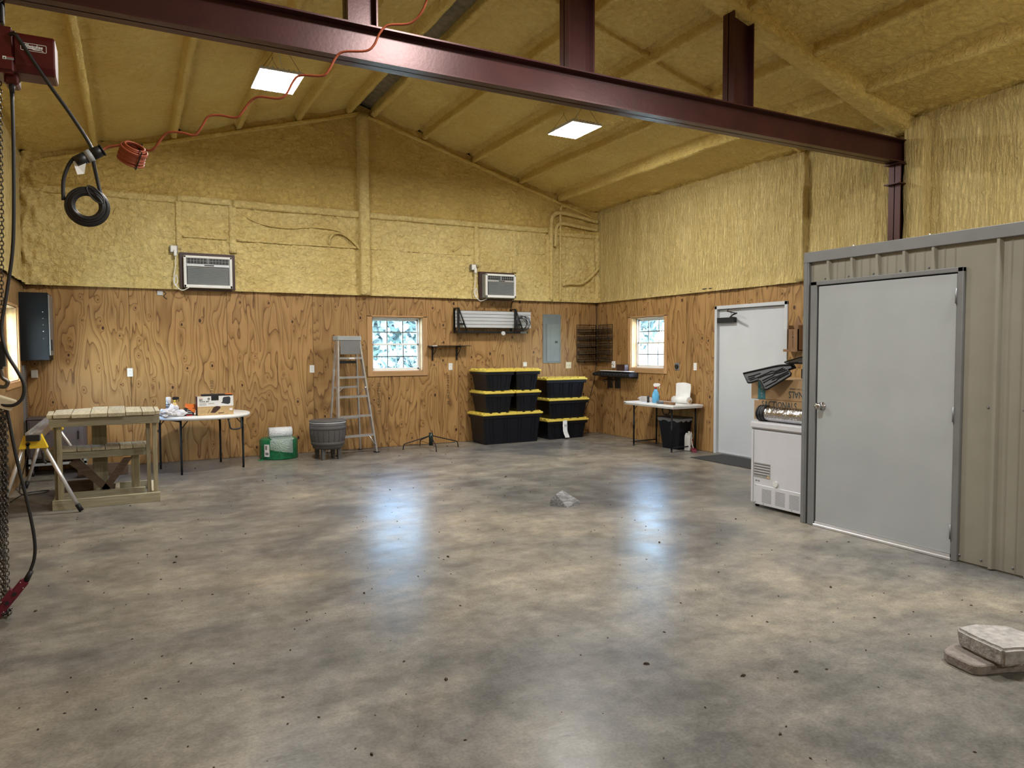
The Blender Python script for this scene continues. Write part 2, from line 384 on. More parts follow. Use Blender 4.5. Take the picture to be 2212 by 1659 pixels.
# ------------------------------------------------------------------ room numbers
XL, XR, YB, YF = -1.20, 7.69, 11.09, -7.0
XC = 3.245; ZR = 5.27; SL = .29; PLYH = 2.42; TH = .17
def zp(x): return ZR - SL * abs(x - XC)
WIN1 = (3.375, 4.235, 1.215, 2.09)       # back wall: x0,x1,z0,z1
WIN2 = (9.17, 10.05, 1.23, 2.10)         # right wall: y0,y1,z0,z1
WIN3 = (9.40, 10.36, 1.215, 2.09)        # left wall
DOOR = (6.68, 8.02, 0., 2.19)

# ------------------------------------------------------------------ floor and skin
struct(box('floor', (XL - .3, YF - .3, -.2), (XR + .3, YB + .3, 0), FLOOR))
# ------------------------------------------------------------------ walls
def wall(name, axis, plane, sgn, a0, a1, holes, zt, sheets, m_ply):
    """plane = face of the plywood; sgn = +1 when the outside lies at higher coordinate"""
    b = B(); p0 = plane + sgn * .015; p1 = plane + sgn * TH
    for u0, u1, v0, v1 in cells(a0, a1, 0, zt, holes):
        lo, hi = min(p0, p1), max(p0, p1)
        b.box((u0, lo, v0), (u1, hi, v1)) if axis == 'y' else b.box((lo, u0, v0), (hi, u1, v1))
    w = struct(b.done(name, SKIN))
    edges = [a0] + sorted(s for s in sheets if a0 < s < a1) + [a1]
    for s0, s1 in zip(edges, edges[1:]):
        b = B(); lo, hi = min(plane, p0), max(plane, p0)
        for u0, u1, v0, v1 in cells(s0 + .0025, s1 - .0025, .004, PLYH, holes):
            b.box((u0, lo, v0), (u1, hi, v1)) if axis == 'y' else b.box((lo, u0, v0), (hi, u1, v1))
        b.done('plywood_sheet', m_ply, w)
    return w
sh = [-.02 + 1.22 * i for i in range(-9, 14)]
wb = wall('wall_back', 'y', YB, 1, XL, XR, [WIN1], 3.98, [-.01, 1.235, 2.455, 3.64, 4.86, 6.08, 7.30], PLY)
wr = wall('wall_right', 'x', XR, 1, YF, YB + TH, [WIN2, DOOR], 4.15, [YB - 1.22 * i for i in range(1, 15)], PLY)
wlft = wall('wall_left', 'x', XL, -1, YF, YB + TH, [WIN3], 4.15, [YB - 1.22 * i for i in range(1, 15)], PLY_B)
wf = wall('wall_front', 'y', YF, -1, XL, XR, [], 3.98, [-.01, 1.235, 2.455, 3.64, 4.86, 6.08, 7.30], PLY_B)
for w, y0, y1 in ((wb, YB + .015, YB + TH), (wf, YF - TH, YF - .015)):      # gable ends
    B().prism([(XL - .2, 3.9), (XR + .2, 3.9), (XR + .2, zp(XR + .2) + .25), (XC, ZR + .25), (XL - .2, zp(XL - .2) + .25)], y0 + (.0 if w is wf else .06), y1, 'y').done('gable_skin', SKIN, w)
# foam on the walls
def bump1(x, c, w, e=.03):
    d = abs(x - c) - w / 2
    return 1. if d <= 0 else max(0., 1 - d / e) ** 1.5 if d < e else 0.
def fz(x, z, k=1.):
    return 1.5 * (.016 * nf(Vector((x * 2.3, z * 2.3, 3.1))) + .010 * nf(Vector((x * 7, z * 7, 8.))) + .009 * (abs(nf(Vector((x * 15 + .6 * nf(Vector((x * 5, z * 5, 0.))), z * 19, 1.)))) * 2 - .6) + .004 * nf(Vector((x * 40, z * 40, 1.)))) * k
def back_foam(x, z):
    h = fz(x, z)
    low = z < 3.62
    if low: h += .012 + .010 * abs(nf(Vector((x * 13, z * 9, 5.)))) * 2
    h += .035 * max(0., 1 - (z - PLYH) / .10) if z < PLYH + .1 else 0
    for c in (2.75, 3.62 + .05 * 0):                       # wire chases
        pass
    h += .05 * bump1(z, 3.68, .05, .06)
    h += .06 * bump1(x, XL + .10, .12, .12) * abs(.6 + 2.4 * nf(Vector((x * 9, z * 5, 2.))))
    h += .018 * max(0., 1 - (z - PLYH) / .35) * abs(nf(Vector((x * 9, z * 12, 7.)))) * 2 if z < PLYH + .35 else 0
    h += .05 * bump1(x, XR, .04, .10)
    return h
ZL = 3.655; b = B(); nx, nz_ = 460, 64
def fb(u, v):
    x = XL - .02 + u * (XR - XL + .04); z = PLYH - .004 + v * (ZL - PLYH)
    return (x, YB - .004 - max(back_foam(x, z), -.012), z)
b.grid(fb, nx, nz_).done('foam_insulation', FOAM_W, wb, label='yellow spray foam between studs above the plywood')
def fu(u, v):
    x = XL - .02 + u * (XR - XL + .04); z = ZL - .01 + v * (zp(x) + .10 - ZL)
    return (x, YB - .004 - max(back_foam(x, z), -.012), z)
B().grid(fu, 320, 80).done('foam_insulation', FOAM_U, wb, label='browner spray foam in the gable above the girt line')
def side_foam(y, z):
    st = .022 * nf(Vector((y * 6, z * .7, 1.))) + .014 * nf(Vector((y * 15, z * 1.2, 6.)))
    return fz(y, z, .7) + st + (.04 * max(0., 1 - (z - PLYH) / .10) if z < PLYH + .1 else 0) + .035 * max(0, 1 - abs(z - 4.0) / .1)
def side_wall_foam(w, X, sgn, m):
    n = 760
    def f(u, v):
        y = YF - .05 + u * (YB - YF + .08); z = PLYH - .004 + v * (4.12 - PLYH)
        return (X + sgn * (-.004 - max(side_foam(y, z), -.012)), y, z)
    B().grid(f, n, 64).done('foam_insulation', m, w, label='yellow spray foam with vertical streaks')
side_wall_foam(wr, XR, 1, FOAM_R); side_wall_foam(wlft, XL, -1, FOAM_R)
B().grid(lambda u, v: (XL + u * (XR - XL), YF + .04 + .02 * nf(Vector((u * 30, v * 9, 2))), PLYH + v * (zp(XL + u * (XR - XL)) + .1 - PLYH)), 100, 30).done('foam_insulation', FOAM_W, wf)

def foam_bar(p0, p1, w, d, wdir, ddir, m, name, parent, seed=0., amp=.008, rnd=.5):
    """rounded strip of foam: w across wdir, sticking out by d along ddir"""
    p0 = Vector(p0); p1 = Vector(p1); wd = Vector(wdir).normalized(); dd = Vector(ddir).normalized(); L = (p1 - p0).length; n = max(4, int(L / .06))
    prof = [(-.60, 0), (-.53, .75), (-.46, .97), (-.2, 1.), (.2, 1.), (.46, .97), (.53, .75), (.60, 0)]
    b = B(); V = []
    for i in range(n + 1):
        t = i / n; c = p0.lerp(p1, t); s = t * L; row = []
        for k, (a, h) in enumerate(prof):
            j = amp * nf(Vector((s * 2.5, k * .7, seed))) + amp * .5 * nf(Vector((s * 9, k * 1.3, seed + 4)))
            row.append(b.bm.verts.new(c + wd * (a * w + j) + dd * (h * d + (j if h else -.02))))
        V.append(row)
    for i in range(n):
        for k in range(len(prof) - 1):
            f = b.bm.faces.new((V[i][k], V[i][k + 1], V[i + 1][k + 1], V[i + 1][k])); f.smooth = True
    b.bm.faces.new(V[0]); b.bm.faces.new(V[-1][::-1])
    return b.done(name, m, parent)
FY = YB + .0
for x, w, d, z0, z1, nm in ((3.262, .15, .12, PLYH, 5.2, 'foam_stud'), (.63, .07, .05, 2.97, 3.66, 'foam_stud'), (1.335, .09, .06, 2.96, 3.68, 'foam_stud'),
                        (5.20, .08, .06, 2.96, 3.66, 'foam_stud'), (5.935, .07, .05, 2.90, 3.62, 'foam_stud'), (6.62, .10, .05, PLYH, 3.6, 'foam_stud'), (7.58, .06, .05, PLYH, 3.6, 'foam_stud')):
    foam_bar((x, FY, z0), (x, FY, z1), w, d, (1, 0, 0), (0, -1, 0), FOAM_W, nm, wb, x)
for x0, x1, z, w, d in ((XL, .6, 3.655, .08, .05), (1.34, 3.2, 3.665, .10, .07), (.62, 1.33, 3.68, .08, .06), (3.3, 6.6, 3.665, .08, .065), (6.6, XR, 3.63, .07, .05),
                        (.68, 1.26, 3.16, .028, .035), (1.39, 3.21, 3.155, .032, .04), (3.34, 5.1, 3.155, .025, .02), (5.28, 5.9, 3.25, .025, .02), (6.0, 6.55, 3.25, .02, .015)):
    foam_bar((x0, FY - .01, z), (x1, FY - .01, z), w, d, (0, 0, 1), (0, -1, 0), FOAM_W, 'foam_girt', wb, z + x0)
def fpipe(pts, r, name='foam_coated_conduit', par=wb, sub=8, m=FOAM_W): B().tube(pts, r, 8, sub=sub).done(name, m, par)
y0 = YB - .06
fpipe([(6.66, y0, 2.44), (6.66, y0, 3.1), (6.66, y0, 3.70), (6.67, y0 - .01, 3.88), (6.74, y0 - .02, 3.97), (6.88, y0 - .02, 4.0), (7.2, y0, 3.97), (7.66, y0, 3.90)], .036)
fpipe([(6.74, y0, 3.4), (6.75, y0 - .02, 3.68), (6.80, y0 - .02, 3.78), (6.92, y0 - .02, 3.81), (7.3, y0, 3.78), (7.66, y0, 3.75)], .030)
fpipe([(6.85, y0, 2.44), (6.85, y0, 3.2), (6.85, y0, 3.9), (6.86, y0 - .02, 4.10), (6.95, y0, 4.12)], .022)
fpipe([(6.9, y0, 2.72), (7.05, y0, 2.75), (7.3, y0, 2.76), (7.5, y0, 2.88), (7.66, y0 - .03, 3.05)], .026)
fpipe([(1.40, y0 + .03, 3.57), (1.7, y0 + .02, 3.42), (2.1, y0 + .02, 3.38), (2.5, y0 + .02, 3.42), (2.9, y0 + .02, 3.38), (3.18, y0 + .02, 3.18)], .014)
fpipe([(2.72, y0 + .02, 3.17), (2.73, y0, 3.28), (2.82, y0, 3.35), (2.95, y0, 3.33), (3.1, y0, 3.22), (3.19, y0, 3.12)], .016)
fpipe([(4.78, y0 + .03, 3.2), (4.9, y0 + .03, 3.28), (5.03, y0 + .03, 3.42)], .014)
# foam-covered posts on the side walls
for X, s, w in ((XR, -1, wr), (XL, 1, wlft)):
    for yy, wd, dp in ((6.44, .09, .07), (4.93, .22, .10), (5.27, .16, .07), (-.9, .3, .1), (.7, .09, .06)):
        foam_bar((X + s * .02, yy, PLYH), (X + s * .02, yy, 4.05), wd, dp, (0, 1, 0), (s, 0, 0), FOAM_R, 'foam_stud', w, yy)
# date stamps printed on the plywood
for s_, x, z, sz in (('?-S  09-27-17 21:22', 3.505, .53, .062), ('55  09-27-17 15:22', 4.70, .64, .062), ('10-17 10:22', 1.03, .86, .055)):
    text(s_, sz, INKB, wb, (x, YB - .0012, z), (PI / 2, -PI / 2, 0), 'date_stamp', sx=1.05)

# ------------------------------------------------------------------ ceiling
ceil = struct(B().prism([(XL - .25, zp(XL - .25) + .22), (XC, ZR + .22), (XR + .25, zp(XR + .25) + .22), (XR + .25, zp(XR + .25) + .30), (XC, ZR + .30), (XL - .25, zp(XL - .25) + .30)], YF - .3, YB + .3, 'y').done('ceiling', SKIN))
PUR = [.57, 1.416, 2.265, 3.03, 3.46, 4.306, 5.19, 6.08, 6.88]; PURL = [-.377] + PUR
edges = [XL - .05, -.377] + PUR + [XR + .05]
yfr = [5.09, -.9]
def bay(x0, x1, i):
    nyy = 560; nxx = max(7, int((x1 - x0) / .033))
    ridge = abs((x0 + x1) / 2 - XC) < .2
    lowside = 1 if (x0 + x1) / 2 > XC else 0
    def f(u, v):
        x = x0 + u * (x1 - x0); y = YF - .1 + v * (YB - YF + .14)
        s = u if lowside else 1 - u                     # 1 = lower edge of the bay
        e = min(s, 1 - s)
        h = .105 - (.055 * max(0, 1 - (1 - s) * (x1 - x0) / .22) ** 1.5 if False else 0)
        h -= .02 * math.cos((u - .5) * PI)
        dyf = min(abs(y - q) for q in yfr + [YB]); h -= .03 * max(0, 1 - dyf / .3)
        rough = 1.3 if s > .72 else .75
        h += (.018 * nf(Vector((x * 2.6, y * 2.1, i))) + .018 * nf(Vector((x * 8, y * 7, i + 5.))) + .014 * (abs(nf(Vector((x * 17, y * 19, i + 9.)))) * 1.6 - .4)) * rough
        gd = (1 - s) * (x1 - x0); h += .05 * max(0., 1 - abs(gd - .085) / .06) + .02 * max(0., 1 - abs(gd - .2) / .15)
        if ridge: h = .13 + .012 * nf(Vector((x * 9, y * 9, 3.)))
        return (x, y, zp(x) + h)
    B().grid(f, nxx, nyy).done('foam_bay' if not ridge else 'ridge_strip', RIDGE if ridge else FOAM_C, ceil)
for i, (a, c) in enumerate(zip(edges, edges[1:])): bay(a, c, i * 3.3)
for x in PURL:
    sg = 1 if x > XC else -1; nrm = Vector((-SL * sg, 0, -1)).normalized()
    for ya, yb in ((YF, -1.), (-.8, 5.0), (5.18, YB)):
        foam_bar((x, ya, zp(x) + .115), (x, yb, zp(x) + .115), .066 if abs(x - XC) > .3 else .085, .125, (1, 0, -SL * sg), nrm, FOAM_C, 'purlin', ceil, x * 3 + ya, .010)
for yq in yfr:
    for sg in (-1, 1):
        xe = XR if sg > 0 else XL
        foam_bar((XC, yq, ZR + .12), (xe, yq, zp(xe) + .12), .22, .18, (0, 1, 0), (-SL * sg, 0, -1), FOAM_C, 'rafter', ceil, yq + sg, .012)
for yq in (6.45, .7, 9.3 - 30):
    if yq < -10: continue
    for sg in (-1, 1):
        xe = XR if sg > 0 else XL
        foam_bar((XC + sg * .2, yq, zp(XC + sg * .2) + .12), (xe, yq, zp(xe) + .12), .05, .07, (0, 1, 0), (-SL * sg, 0, -1), FOAM_C, 'purlin_brace', ceil, yq + sg, .012)
for sg in (-1, 1):                                       # rake edge on the back wall
    xe = XR if sg > 0 else XL
    foam_bar((XC, YB + .01, zp(XC) - .045), (xe, YB + .01, zp(xe) - .045), .045, .055, (-SL * sg * sg, 0, 1), (0, -1, 0), FOAM_C, 'foam_rake', ceil, sg)

# ------------------------------------------------------------------ red steel frame
fr = thing('steel_frame', 'dark red steel beam with three short posts spanning the room under the foam roof', 'steel frame', (0, 0, 0))
def hsec(b, x0, x1, y0, y1, z0, z1, t=.012):                  # I beam along x
    b.box((x0, y0, z0), (x1, y1, z0 + t)); b.box((x0, y0, z1 - t), (x1, y1, z1)); b.box((x0, (y0 + y1) / 2 - t / 2, z0), (x1, (y0 + y1) / 2 + t / 2, z1)); return b
hsec(B(), XL, XR - .005, 5.01, 5.17, 3.595, 3.845).done('beam', RED_STEEL, fr)
for xa, xb in ((1.39, 1.605), (3.20, 3.455), (5.01, 5.27)):
    t = .012; zt = max(zp(xa), zp(xb)) - .02 if xa > XC else zp(xa) - .02; b = B()
    zt = (zp((xa + xb) / 2)) - .03
    b.box((xa, 5.02, 3.845), (xa + t, 5.16, zt)); b.box((xb - t, 5.02, 3.845), (xb, 5.16, zt)); b.box((xa, 5.085, 3.845), (xb, 5.095, zt)); b.done('post', RED_STEEL, fr)
b = B(); t = .012; xa, xb = 7.50, 7.685
b.box((xa, 5.02, 0), (xa + t, 5.16, 3.595)); b.box((xb - t, 5.02, 0), (xb, 5.16, 3.595)); b.box((xa, 5.085, 0), (xb, 5.095, 3.595)); b.done('column', RED_STEEL, fr)
for z in (3.36, 3.575): box('cap_plate', (7.44, 5.0, z), (7.685, 5.18, z + .012), RED_STEEL, fr)
b = B(); b.box((XL + .003, 5.02, 0), (XL + .015, 5.16, 3.595)); b.box((XL + .19, 5.02, 0), (XL + .202, 5.16, 3.595)); b.box((XL + .003, 5.085, 0), (XL + .2, 5.095, 3.595)); b.done('column', RED_STEEL, fr)

# ------------------------------------------------------------------ LED panels
def led(loc, label, tilt=(0, 0)):
    t = thing('led_panel_light', label, 'light', loc, 0, 'rectangular LED shop lights under the foam roof'); t.rotation_euler = (tilt[0], tilt[1], 0)
    w, l = .215, .30
    b = B(); b.bm.faces.new([b.bm.verts.new(q) for q in ((-w, -l, -.001), (-w, l, -.001), (w, l, -.001), (w, -l, -.001))]); b.done('lens', LED, t, fix=False)
    hb = B().box((-w - .006, -l - .006, 0), (w + .006, l + .006, .028), .006)
    for k in range(8): hb.box((-w + .02 + k * .052, -l + .02, .028), (-w + .03 + k * .052, l - .02, .05))
    hb.done('housing', WHITE_PAINT, t); box('driver', (-.05, -.12, .05), (.05, .12, .085), WHITE_PAINT, t)
    for k in range(4): box('end_clip', (-w + .03 + k * .105, l + .006, .0), (-w + .075 + k * .105, l + .03, .014), WHITE_PAINT, t)
    top = zp(loc[0]) - loc[2] - .01
    for s in (-1, 1): B().tube([(-w + .03, s * l * .93, .03), (0, s * l * .85, top - .03), (w - .03, s * l * .93, .03)], .0025, 5).cyl((0, s * l * .85, top - .03), (0, s * l * .85, top), .003, n=5).done('hanger_wire', DARK_STEEL, t)
    B().tube([(.03, .06, .085), (.05, .0, .15), (0, -.05, top)], .004, 5, sub=5).done('lamp_cord', WHITE, t)
    return t
led((1.43, 7.93, 4.38), 'white LED panel light left of the roof ridge, behind the orange cord')
led((5.16, 7.96, 4.40), 'white LED panel light right of the roof ridge, beneath the red beam in view')
led((2.30, 3.35, 4.52), 'white LED panel light left of the ridge, on the camera side of the beam')
led((5.16, 2.0, 4.40), 'white LED panel light right of the ridge, above the metal office')
led((1.43, -4.0, 4.38), 'white LED panel light left of the ridge, at the far front end')
led((5.16, -4.0, 4.40), 'white LED panel light right of the ridge, at the far front end')

# ------------------------------------------------------------------ windows
def window(name, w, h, loc, rz, casing_w=.075, sheet=.012):
    """local: x right seen from inside, -y to the room, origin = lower left corner of opening in the plywood face"""
    t = struct(bpy.data.objects.new(name, None)); COL.objects.link(t); t.location = loc; t.rotation_euler = (0, 0, rz)
    cw = casing_w
    box('casing', (-cw, -.018, -cw), (0, 0, h + cw * .25), CASE, t, .003); box('casing', (w, -.018, -cw), (w + cw, 0, h + cw * .25), CASE, t, .003)
    box('casing', (0, -.018, -cw), (w, 0, 0), CASEX, t, .003); box('casing', (-cw, -.018, h), (w + cw, 0, h + cw * .3), CASEX, t, .003)
    d = .115
    B().box((.001, .001, .001), (.012, d + .03, h - .001)).done('jamb', CASE, t); B().box((w - .012, .001, .001), (w - .001, d + .03, h - .001)).done('jamb', CASE, t)
    box('jamb', (.012, .001, .001), (w - .012, d + .03, .012), CASEX, t); box('jamb', (.012, .001, h - .012), (w - .012, d + .03, h - .001), CASEX, t)
    f = .03
    b = B()
    for lo, hi in (((0, d - .01, 0), (f, d + .045, h)), ((w - f, d - .01, 0), (w, d + .045, h)), ((0, d - .01, 0), (w, d + .045, f)), ((0, d - .01, h - f), (w, d + .045, h))): b.box(lo, hi, .003)
    b.done('window_frame', WHITE, t)
    for k, (z0, z1, yy) in enumerate(((f, h * .515, d), (h * .485, h - f, d + .018))):
        s = B(); sw = .028
        for lo, hi in (((f, yy, z0), (f + sw, yy + .018, z1)), ((w - f - sw, yy, z0), (w - f, yy + .018, z1)), ((f, yy, z0), (w - f, yy + .018, z0 + sw)), ((f, yy, z1 - sw), (w - f, yy + .018, z1))): s.box(lo, hi, .002)
        so_ = s.done('sash', WHITE, t)
        m = B()
        for q in (1 / 3, 2 / 3): x = f + (w - 2 * f) * q; m.box((x - .009, yy + .004, z0), (x + .009, yy + .014, z1))
        zc = (z0 + z1) / 2; m.box((f, yy + .004, zc - .009), (w - f, yy + .014, zc + .009)); m.done('muntin', TRIM_GREY, so_)
        box('pane', (f + sw, yy + .008, z0 + sw), (w - f - sw, yy + .010, z1 - sw), GLASS, so_)
    return t
window('window_1', WIN1[1] - WIN1[0], WIN1[3] - WIN1[2], (WIN1[0], YB, WIN1[2]), 0)
window('window_2', WIN2[1] - WIN2[0], WIN2[3] - WIN2[2], (XR, WIN2[1], WIN2[2]), -PI / 2)
window('window_3', WIN3[1] - WIN3[0], WIN3[3] - WIN3[2], (XL, WIN3[0], WIN3[2]), PI / 2)

# ------------------------------------------------------------------ exterior door
d1 = struct(bpy.data.objects.new('door_1', None)); COL.objects.link(d1); d1.location = (XR, DOOR[1], 0); d1.rotation_euler = (0, 0, -PI / 2)
w, h = DOOR[1] - DOOR[0], DOOR[3]; fw = .05
for lo, hi in (((0, -.02, 0), (fw, .16, h)), ((w - fw, -.02, 0), (w, .16, h)), ((0, -.02, h - fw), (w, .16, h))): B().box(lo, hi, .004).done('door_frame', WHITE_PAINT, d1)
b = B()
for lo, hi in (((fw, .075, 0), (fw + .018, .11, h - fw)), ((w - fw - .018, .075, 0), (w - fw, .11, h - fw)), ((fw, .075, h - fw - .018), (w - fw, .11, h - fw))): b.box(lo, hi)
b.done('door_stop', WHITE_PAINT, d1)
box('door_leaf', (fw + .003, .028, .019), (w - fw - .003, .073, h - fw - .003), WHITE_PAINT, d1, .003)
box('threshold', (0, .0, 0), (w, .17, .018), ALU, d1)
B().box((.06, -.028, 1.94), (.40, .028, 2.015), .006).done('door_closer', DARK_STEEL, d1)
B().tube([(.30, .0, 2.02), (.44, -.09, 2.045), (.58, -.16, 2.06)], .011, 6).tube([(.58, -.16, 2.06), (.30, -.06, 2.10), (.28, -.02, 2.135)], .009, 6).done('closer_arm', DARK_STEEL, d1)
B().lathe([(.03, 0), (.032, .01), (.012, .012), (.012, .04), (.028, .05), (.03, .07), (.01, .085)], n=16).done('door_knob', ALU, d1).matrix_local = Matrix.Translation((w - .13, .028, 1.0)) @ Euler((PI / 2, 0, 0)).to_matrix().to_4x4()

# ------------------------------------------------------------------ metal office
XO, YO, HO = 5.28, 4.405, 2.40
DW = (3.035, 4.36, 0, 2.14)    # y0,y1,z0,z1 of door frame
po = B()
for u0, u1, v0, v1 in cells(-2.5, YO, 0, HO - .02, [DW]): po.box((XO + .03, u0, v0), (XO + .09, u1, v1))
po.box((XO + .03, YO - .06, 0), (XR - .003, YO, HO - .02)).box((XO + .03, -2.5, 0), (XR - .003, -2.44, HO - .02)).box((XO + .03, -2.5, HO - .06), (XR - .003, YO, HO - .02))
off = struct(po.done('wall_partition', RIB))
def ribprof(y0, y1, z0, z1):
    """ribbed sheet, faces -x"""
    pts = []; ribs = [4.172 - .2275 * k for k in range(32)]
    y = y1; out = [(y1, 0.)]
    for r in ribs:
        if r + .03 >= y1 or r - .03 <= y0: continue
        out += [(r + .024, 0), (r + .010, .030), (r - .010, .030), (r - .024, 0)]
        for q in (.075, .150):
            if r - q - .008 > y0: out += [(r - q + .007, 0), (r - q, .006), (r - q - .007, 0)]
    out.append((y0, 0)); b = B()
    for (ya_, da), (yb_, db) in zip(out, out[1:]):
        if abs(ya_ - yb_) > 1e-5: b.hexa([(XO + .022 - da, ya_, z0), (XO + .022 - db, yb_, z0), (XO + .0295, yb_, z0), (XO + .0295, ya_, z0), (XO + .022 - da, ya_, z1), (XO + .022 - db, yb_, z1), (XO + .0295, yb_, z1), (XO + .0295, ya_, z1)])
    return b
for ya, yb, z0, z1 in ((DW[0], 4.36, 2.14, 2.32), (2.12, DW[0], .01, 2.32), (1.2, 2.12, .01, 2.32), (.28, 1.2, .01, 2.32), (-.64, .28, .01, 2.32), (-1.56, -.64, .01, 2.32), (-2.5, -1.56, .01, 2.32)):
    ribprof(ya, yb, z0, z1).done('ribbed_panel', RIB, off)
B().box((XO - .016, -2.5, 2.31), (XO + .03, YO, HO), .003).box((XO - .012, YO - .02, 2.31), (XR - .003, YO + .012, HO), .003).box((XO - .01, -2.5, HO - .015), (XO + .3, YO + .01, HO)).done('top_trim', TRIM_GREY, off)
B().box((XO - .012, 4.36, 0), (XO + .03, YO + .01, 2.31), .003).box((XO - .018, 4.375, 0), (XO - .01, 4.392, 2.31)).box((XO, YO - .01, 0), (XO + .09, YO + .012, 2.31), .003).done('corner_trim', TRIM_GREY, off)
for k, r in enumerate([4.172 - .2275 * q for q in range(5)]):
    B().lathe([(.008, 0), (.008, .004), (.004, .008)], n=8).done('screw', TRIM_GREY, off).matrix_local = Matrix.Translation((XO + .022, r + .045, 2.16)) @ Euler((0, -PI / 2, 0)).to_matrix().to_4x4()
for r, z in ((2.81, 1.14), (2.58, 1.14), (2.98, .05), (2.83, .05), (2.75, .05), (2.62, .05)):
    B().lathe([(.009, 0), (.009, .004), (.004, .009)], n=8).done('screw', TRIM_GREY, off).matrix_local = Matrix.Translation((XO + .022, r + .05, z)) @ Euler((0, -PI / 2, 0)).to_matrix().to_4x4()
for yy in (3.94, 3.3): B().lathe([(.007, 0), (.004, .012)], n=8).done('screw', WHITE, off).location = (XO + .01, yy, HO)
d2 = struct(bpy.data.objects.new('door_2', None)); COL.objects.link(d2); d2.location = (XO, DW[1], 0); d2.rotation_euler = (0, 0, -PI / 2)
w, h = DW[1] - DW[0], DW[3]
for lo, hi in (((.02, -.012, 0), (.085, .10, h)), ((w - .04, -.012, 0), (w, .10, h)), ((.02, -.012, h - .035), (w, .10, h))): B().box(lo, hi, .004).done('door_frame', TRIM_GREY, d2)
box('door_leaf', (.10, -.004, .045), (w - .045, .04, h - .045), DOOR_PAINT, d2, .003)
box('threshold', (.085, -.02, 0), (w - .04, .08, .022), BRIGHT_ALU, d2, .004); box('door_sweep', (.10, -.012, .022), (w - .045, -.004, .045), BRIGHT_ALU, d2)
for z in (.16, 1.02, 1.88): B().box((w - .052, -.016, z), (w - .036, -.004, z + .11)).cyl((w - .044, -.018, z), (w - .044, -.018, z + .11), .006, n=8).done('hinge', TRIM_GREY, d2)
B().lathe([(.036, 0), (.036, .008), (.014, .012), (.014, .03), (.026, .042), (.031, .06), (.024, .075), (.01, .078)], n=20).done('door_knob', mat('satin_chrome', (.45, .44, .43), .22, 1.), d2).matrix_local = Matrix.Translation((.155, -.004, 1.06)) @ Euler((PI / 2, 0, 0)).to_matrix().to_4x4()

# ------------------------------------------------------------------ outdoors
struct(box('ground', (-300, -300, -.35), (400, 500, -.22), GRASS))
random.seed(3)
def tree(x, y, h, r, label, trunk=True):
    t = thing('tree', label, 'tree', (x, y, -.22), 0, 'trees beyond the windows')
    b = B(); b.tube([(0, 0, 0), (.1, 0, h * .3), (-.1, .1, h * .6)], lambda q: .16 * (1 - q * .6), 7)
    for k in range(5):
        a = k * 1.3; b.tube([(.05, 0, h * (.28 + .07 * k)), (math.cos(a) * r * .5, math.sin(a) * r * .5, h * (.5 + .05 * k))], lambda q: .06 * (1 - q * .7), 5)
    b.done('trunk', BARK, t)
    vs = []; fs = []
    for k in range(2600):
        v = Vector((random.gauss(0, 1), random.gauss(0, 1), random.gauss(0, 1))).normalized() * random.uniform(.45, 1) ** .5
        lump = 1 + .35 * nf(v * 2.2 + Vector((x, y, 0)))
        c = Vector((v.x * r * lump, v.y * r * lump, h * .58 + v.z * h * .44 * lump)); s = random.uniform(.10, .24)
        q = Euler((random.uniform(0, 6), random.uniform(0, 6), 0)).to_matrix(); i = len(vs)
        vs += [c + q @ Vector(p) for p in ((-s, -s * .6, 0), (s, -s * .6, 0), (s, s * .6, 0), (-s, s * .6, 0))]; fs.append((i, i + 1, i + 2, i + 3))
    me = bpy.data.meshes.new('foliage'); me.from_pydata([tuple(v) for v in vs], [], fs); me.materials.append(LEAF)
    o = bpy.data.objects.new('foliage', me); COL.objects.link(o); o.parent = t; o['kind'] = 'stuff'
for x, y, h, r, q in ((6.2, 33, 7, 2.0, 'small leafy tree across the field, leftmost in the back window'), (11.3, 35, 8, 2.3, 'leafy tree across the field, left of centre in the back window'), (17.0, 36, 7.5, 2.4, 'leafy tree across the field at the right of the back window'), (8.0, 45, 9, 3.2, 'tall tree far across the field, left half of the back window'), (15.8, 47, 9.5, 3.2, 'tall tree far across the field, right half of the back window')):
    tree(x, y, h, r, q)
tree(8.2, 23, 1.7, .9, 'low dark bush beyond the back window, lower right pane')
for x, y, h, r, q in ((37, 37, 9, 3.6, 'leafy tree nearest across the field, middle of the right-hand window'), (30, 41, 9, 3.4, 'leafy tree across the field, left side of the right-hand window'), (47, 46, 11, 4.0, 'tall tree far off at the right side of the right-hand window'), (38, 51, 11, 4.0, 'tall tree far off behind the middle of the right-hand window')): tree(x, y, h, r, q)

# ================================================================== OBJECTS
RZR = -PI / 2          # things that hang on the right wall
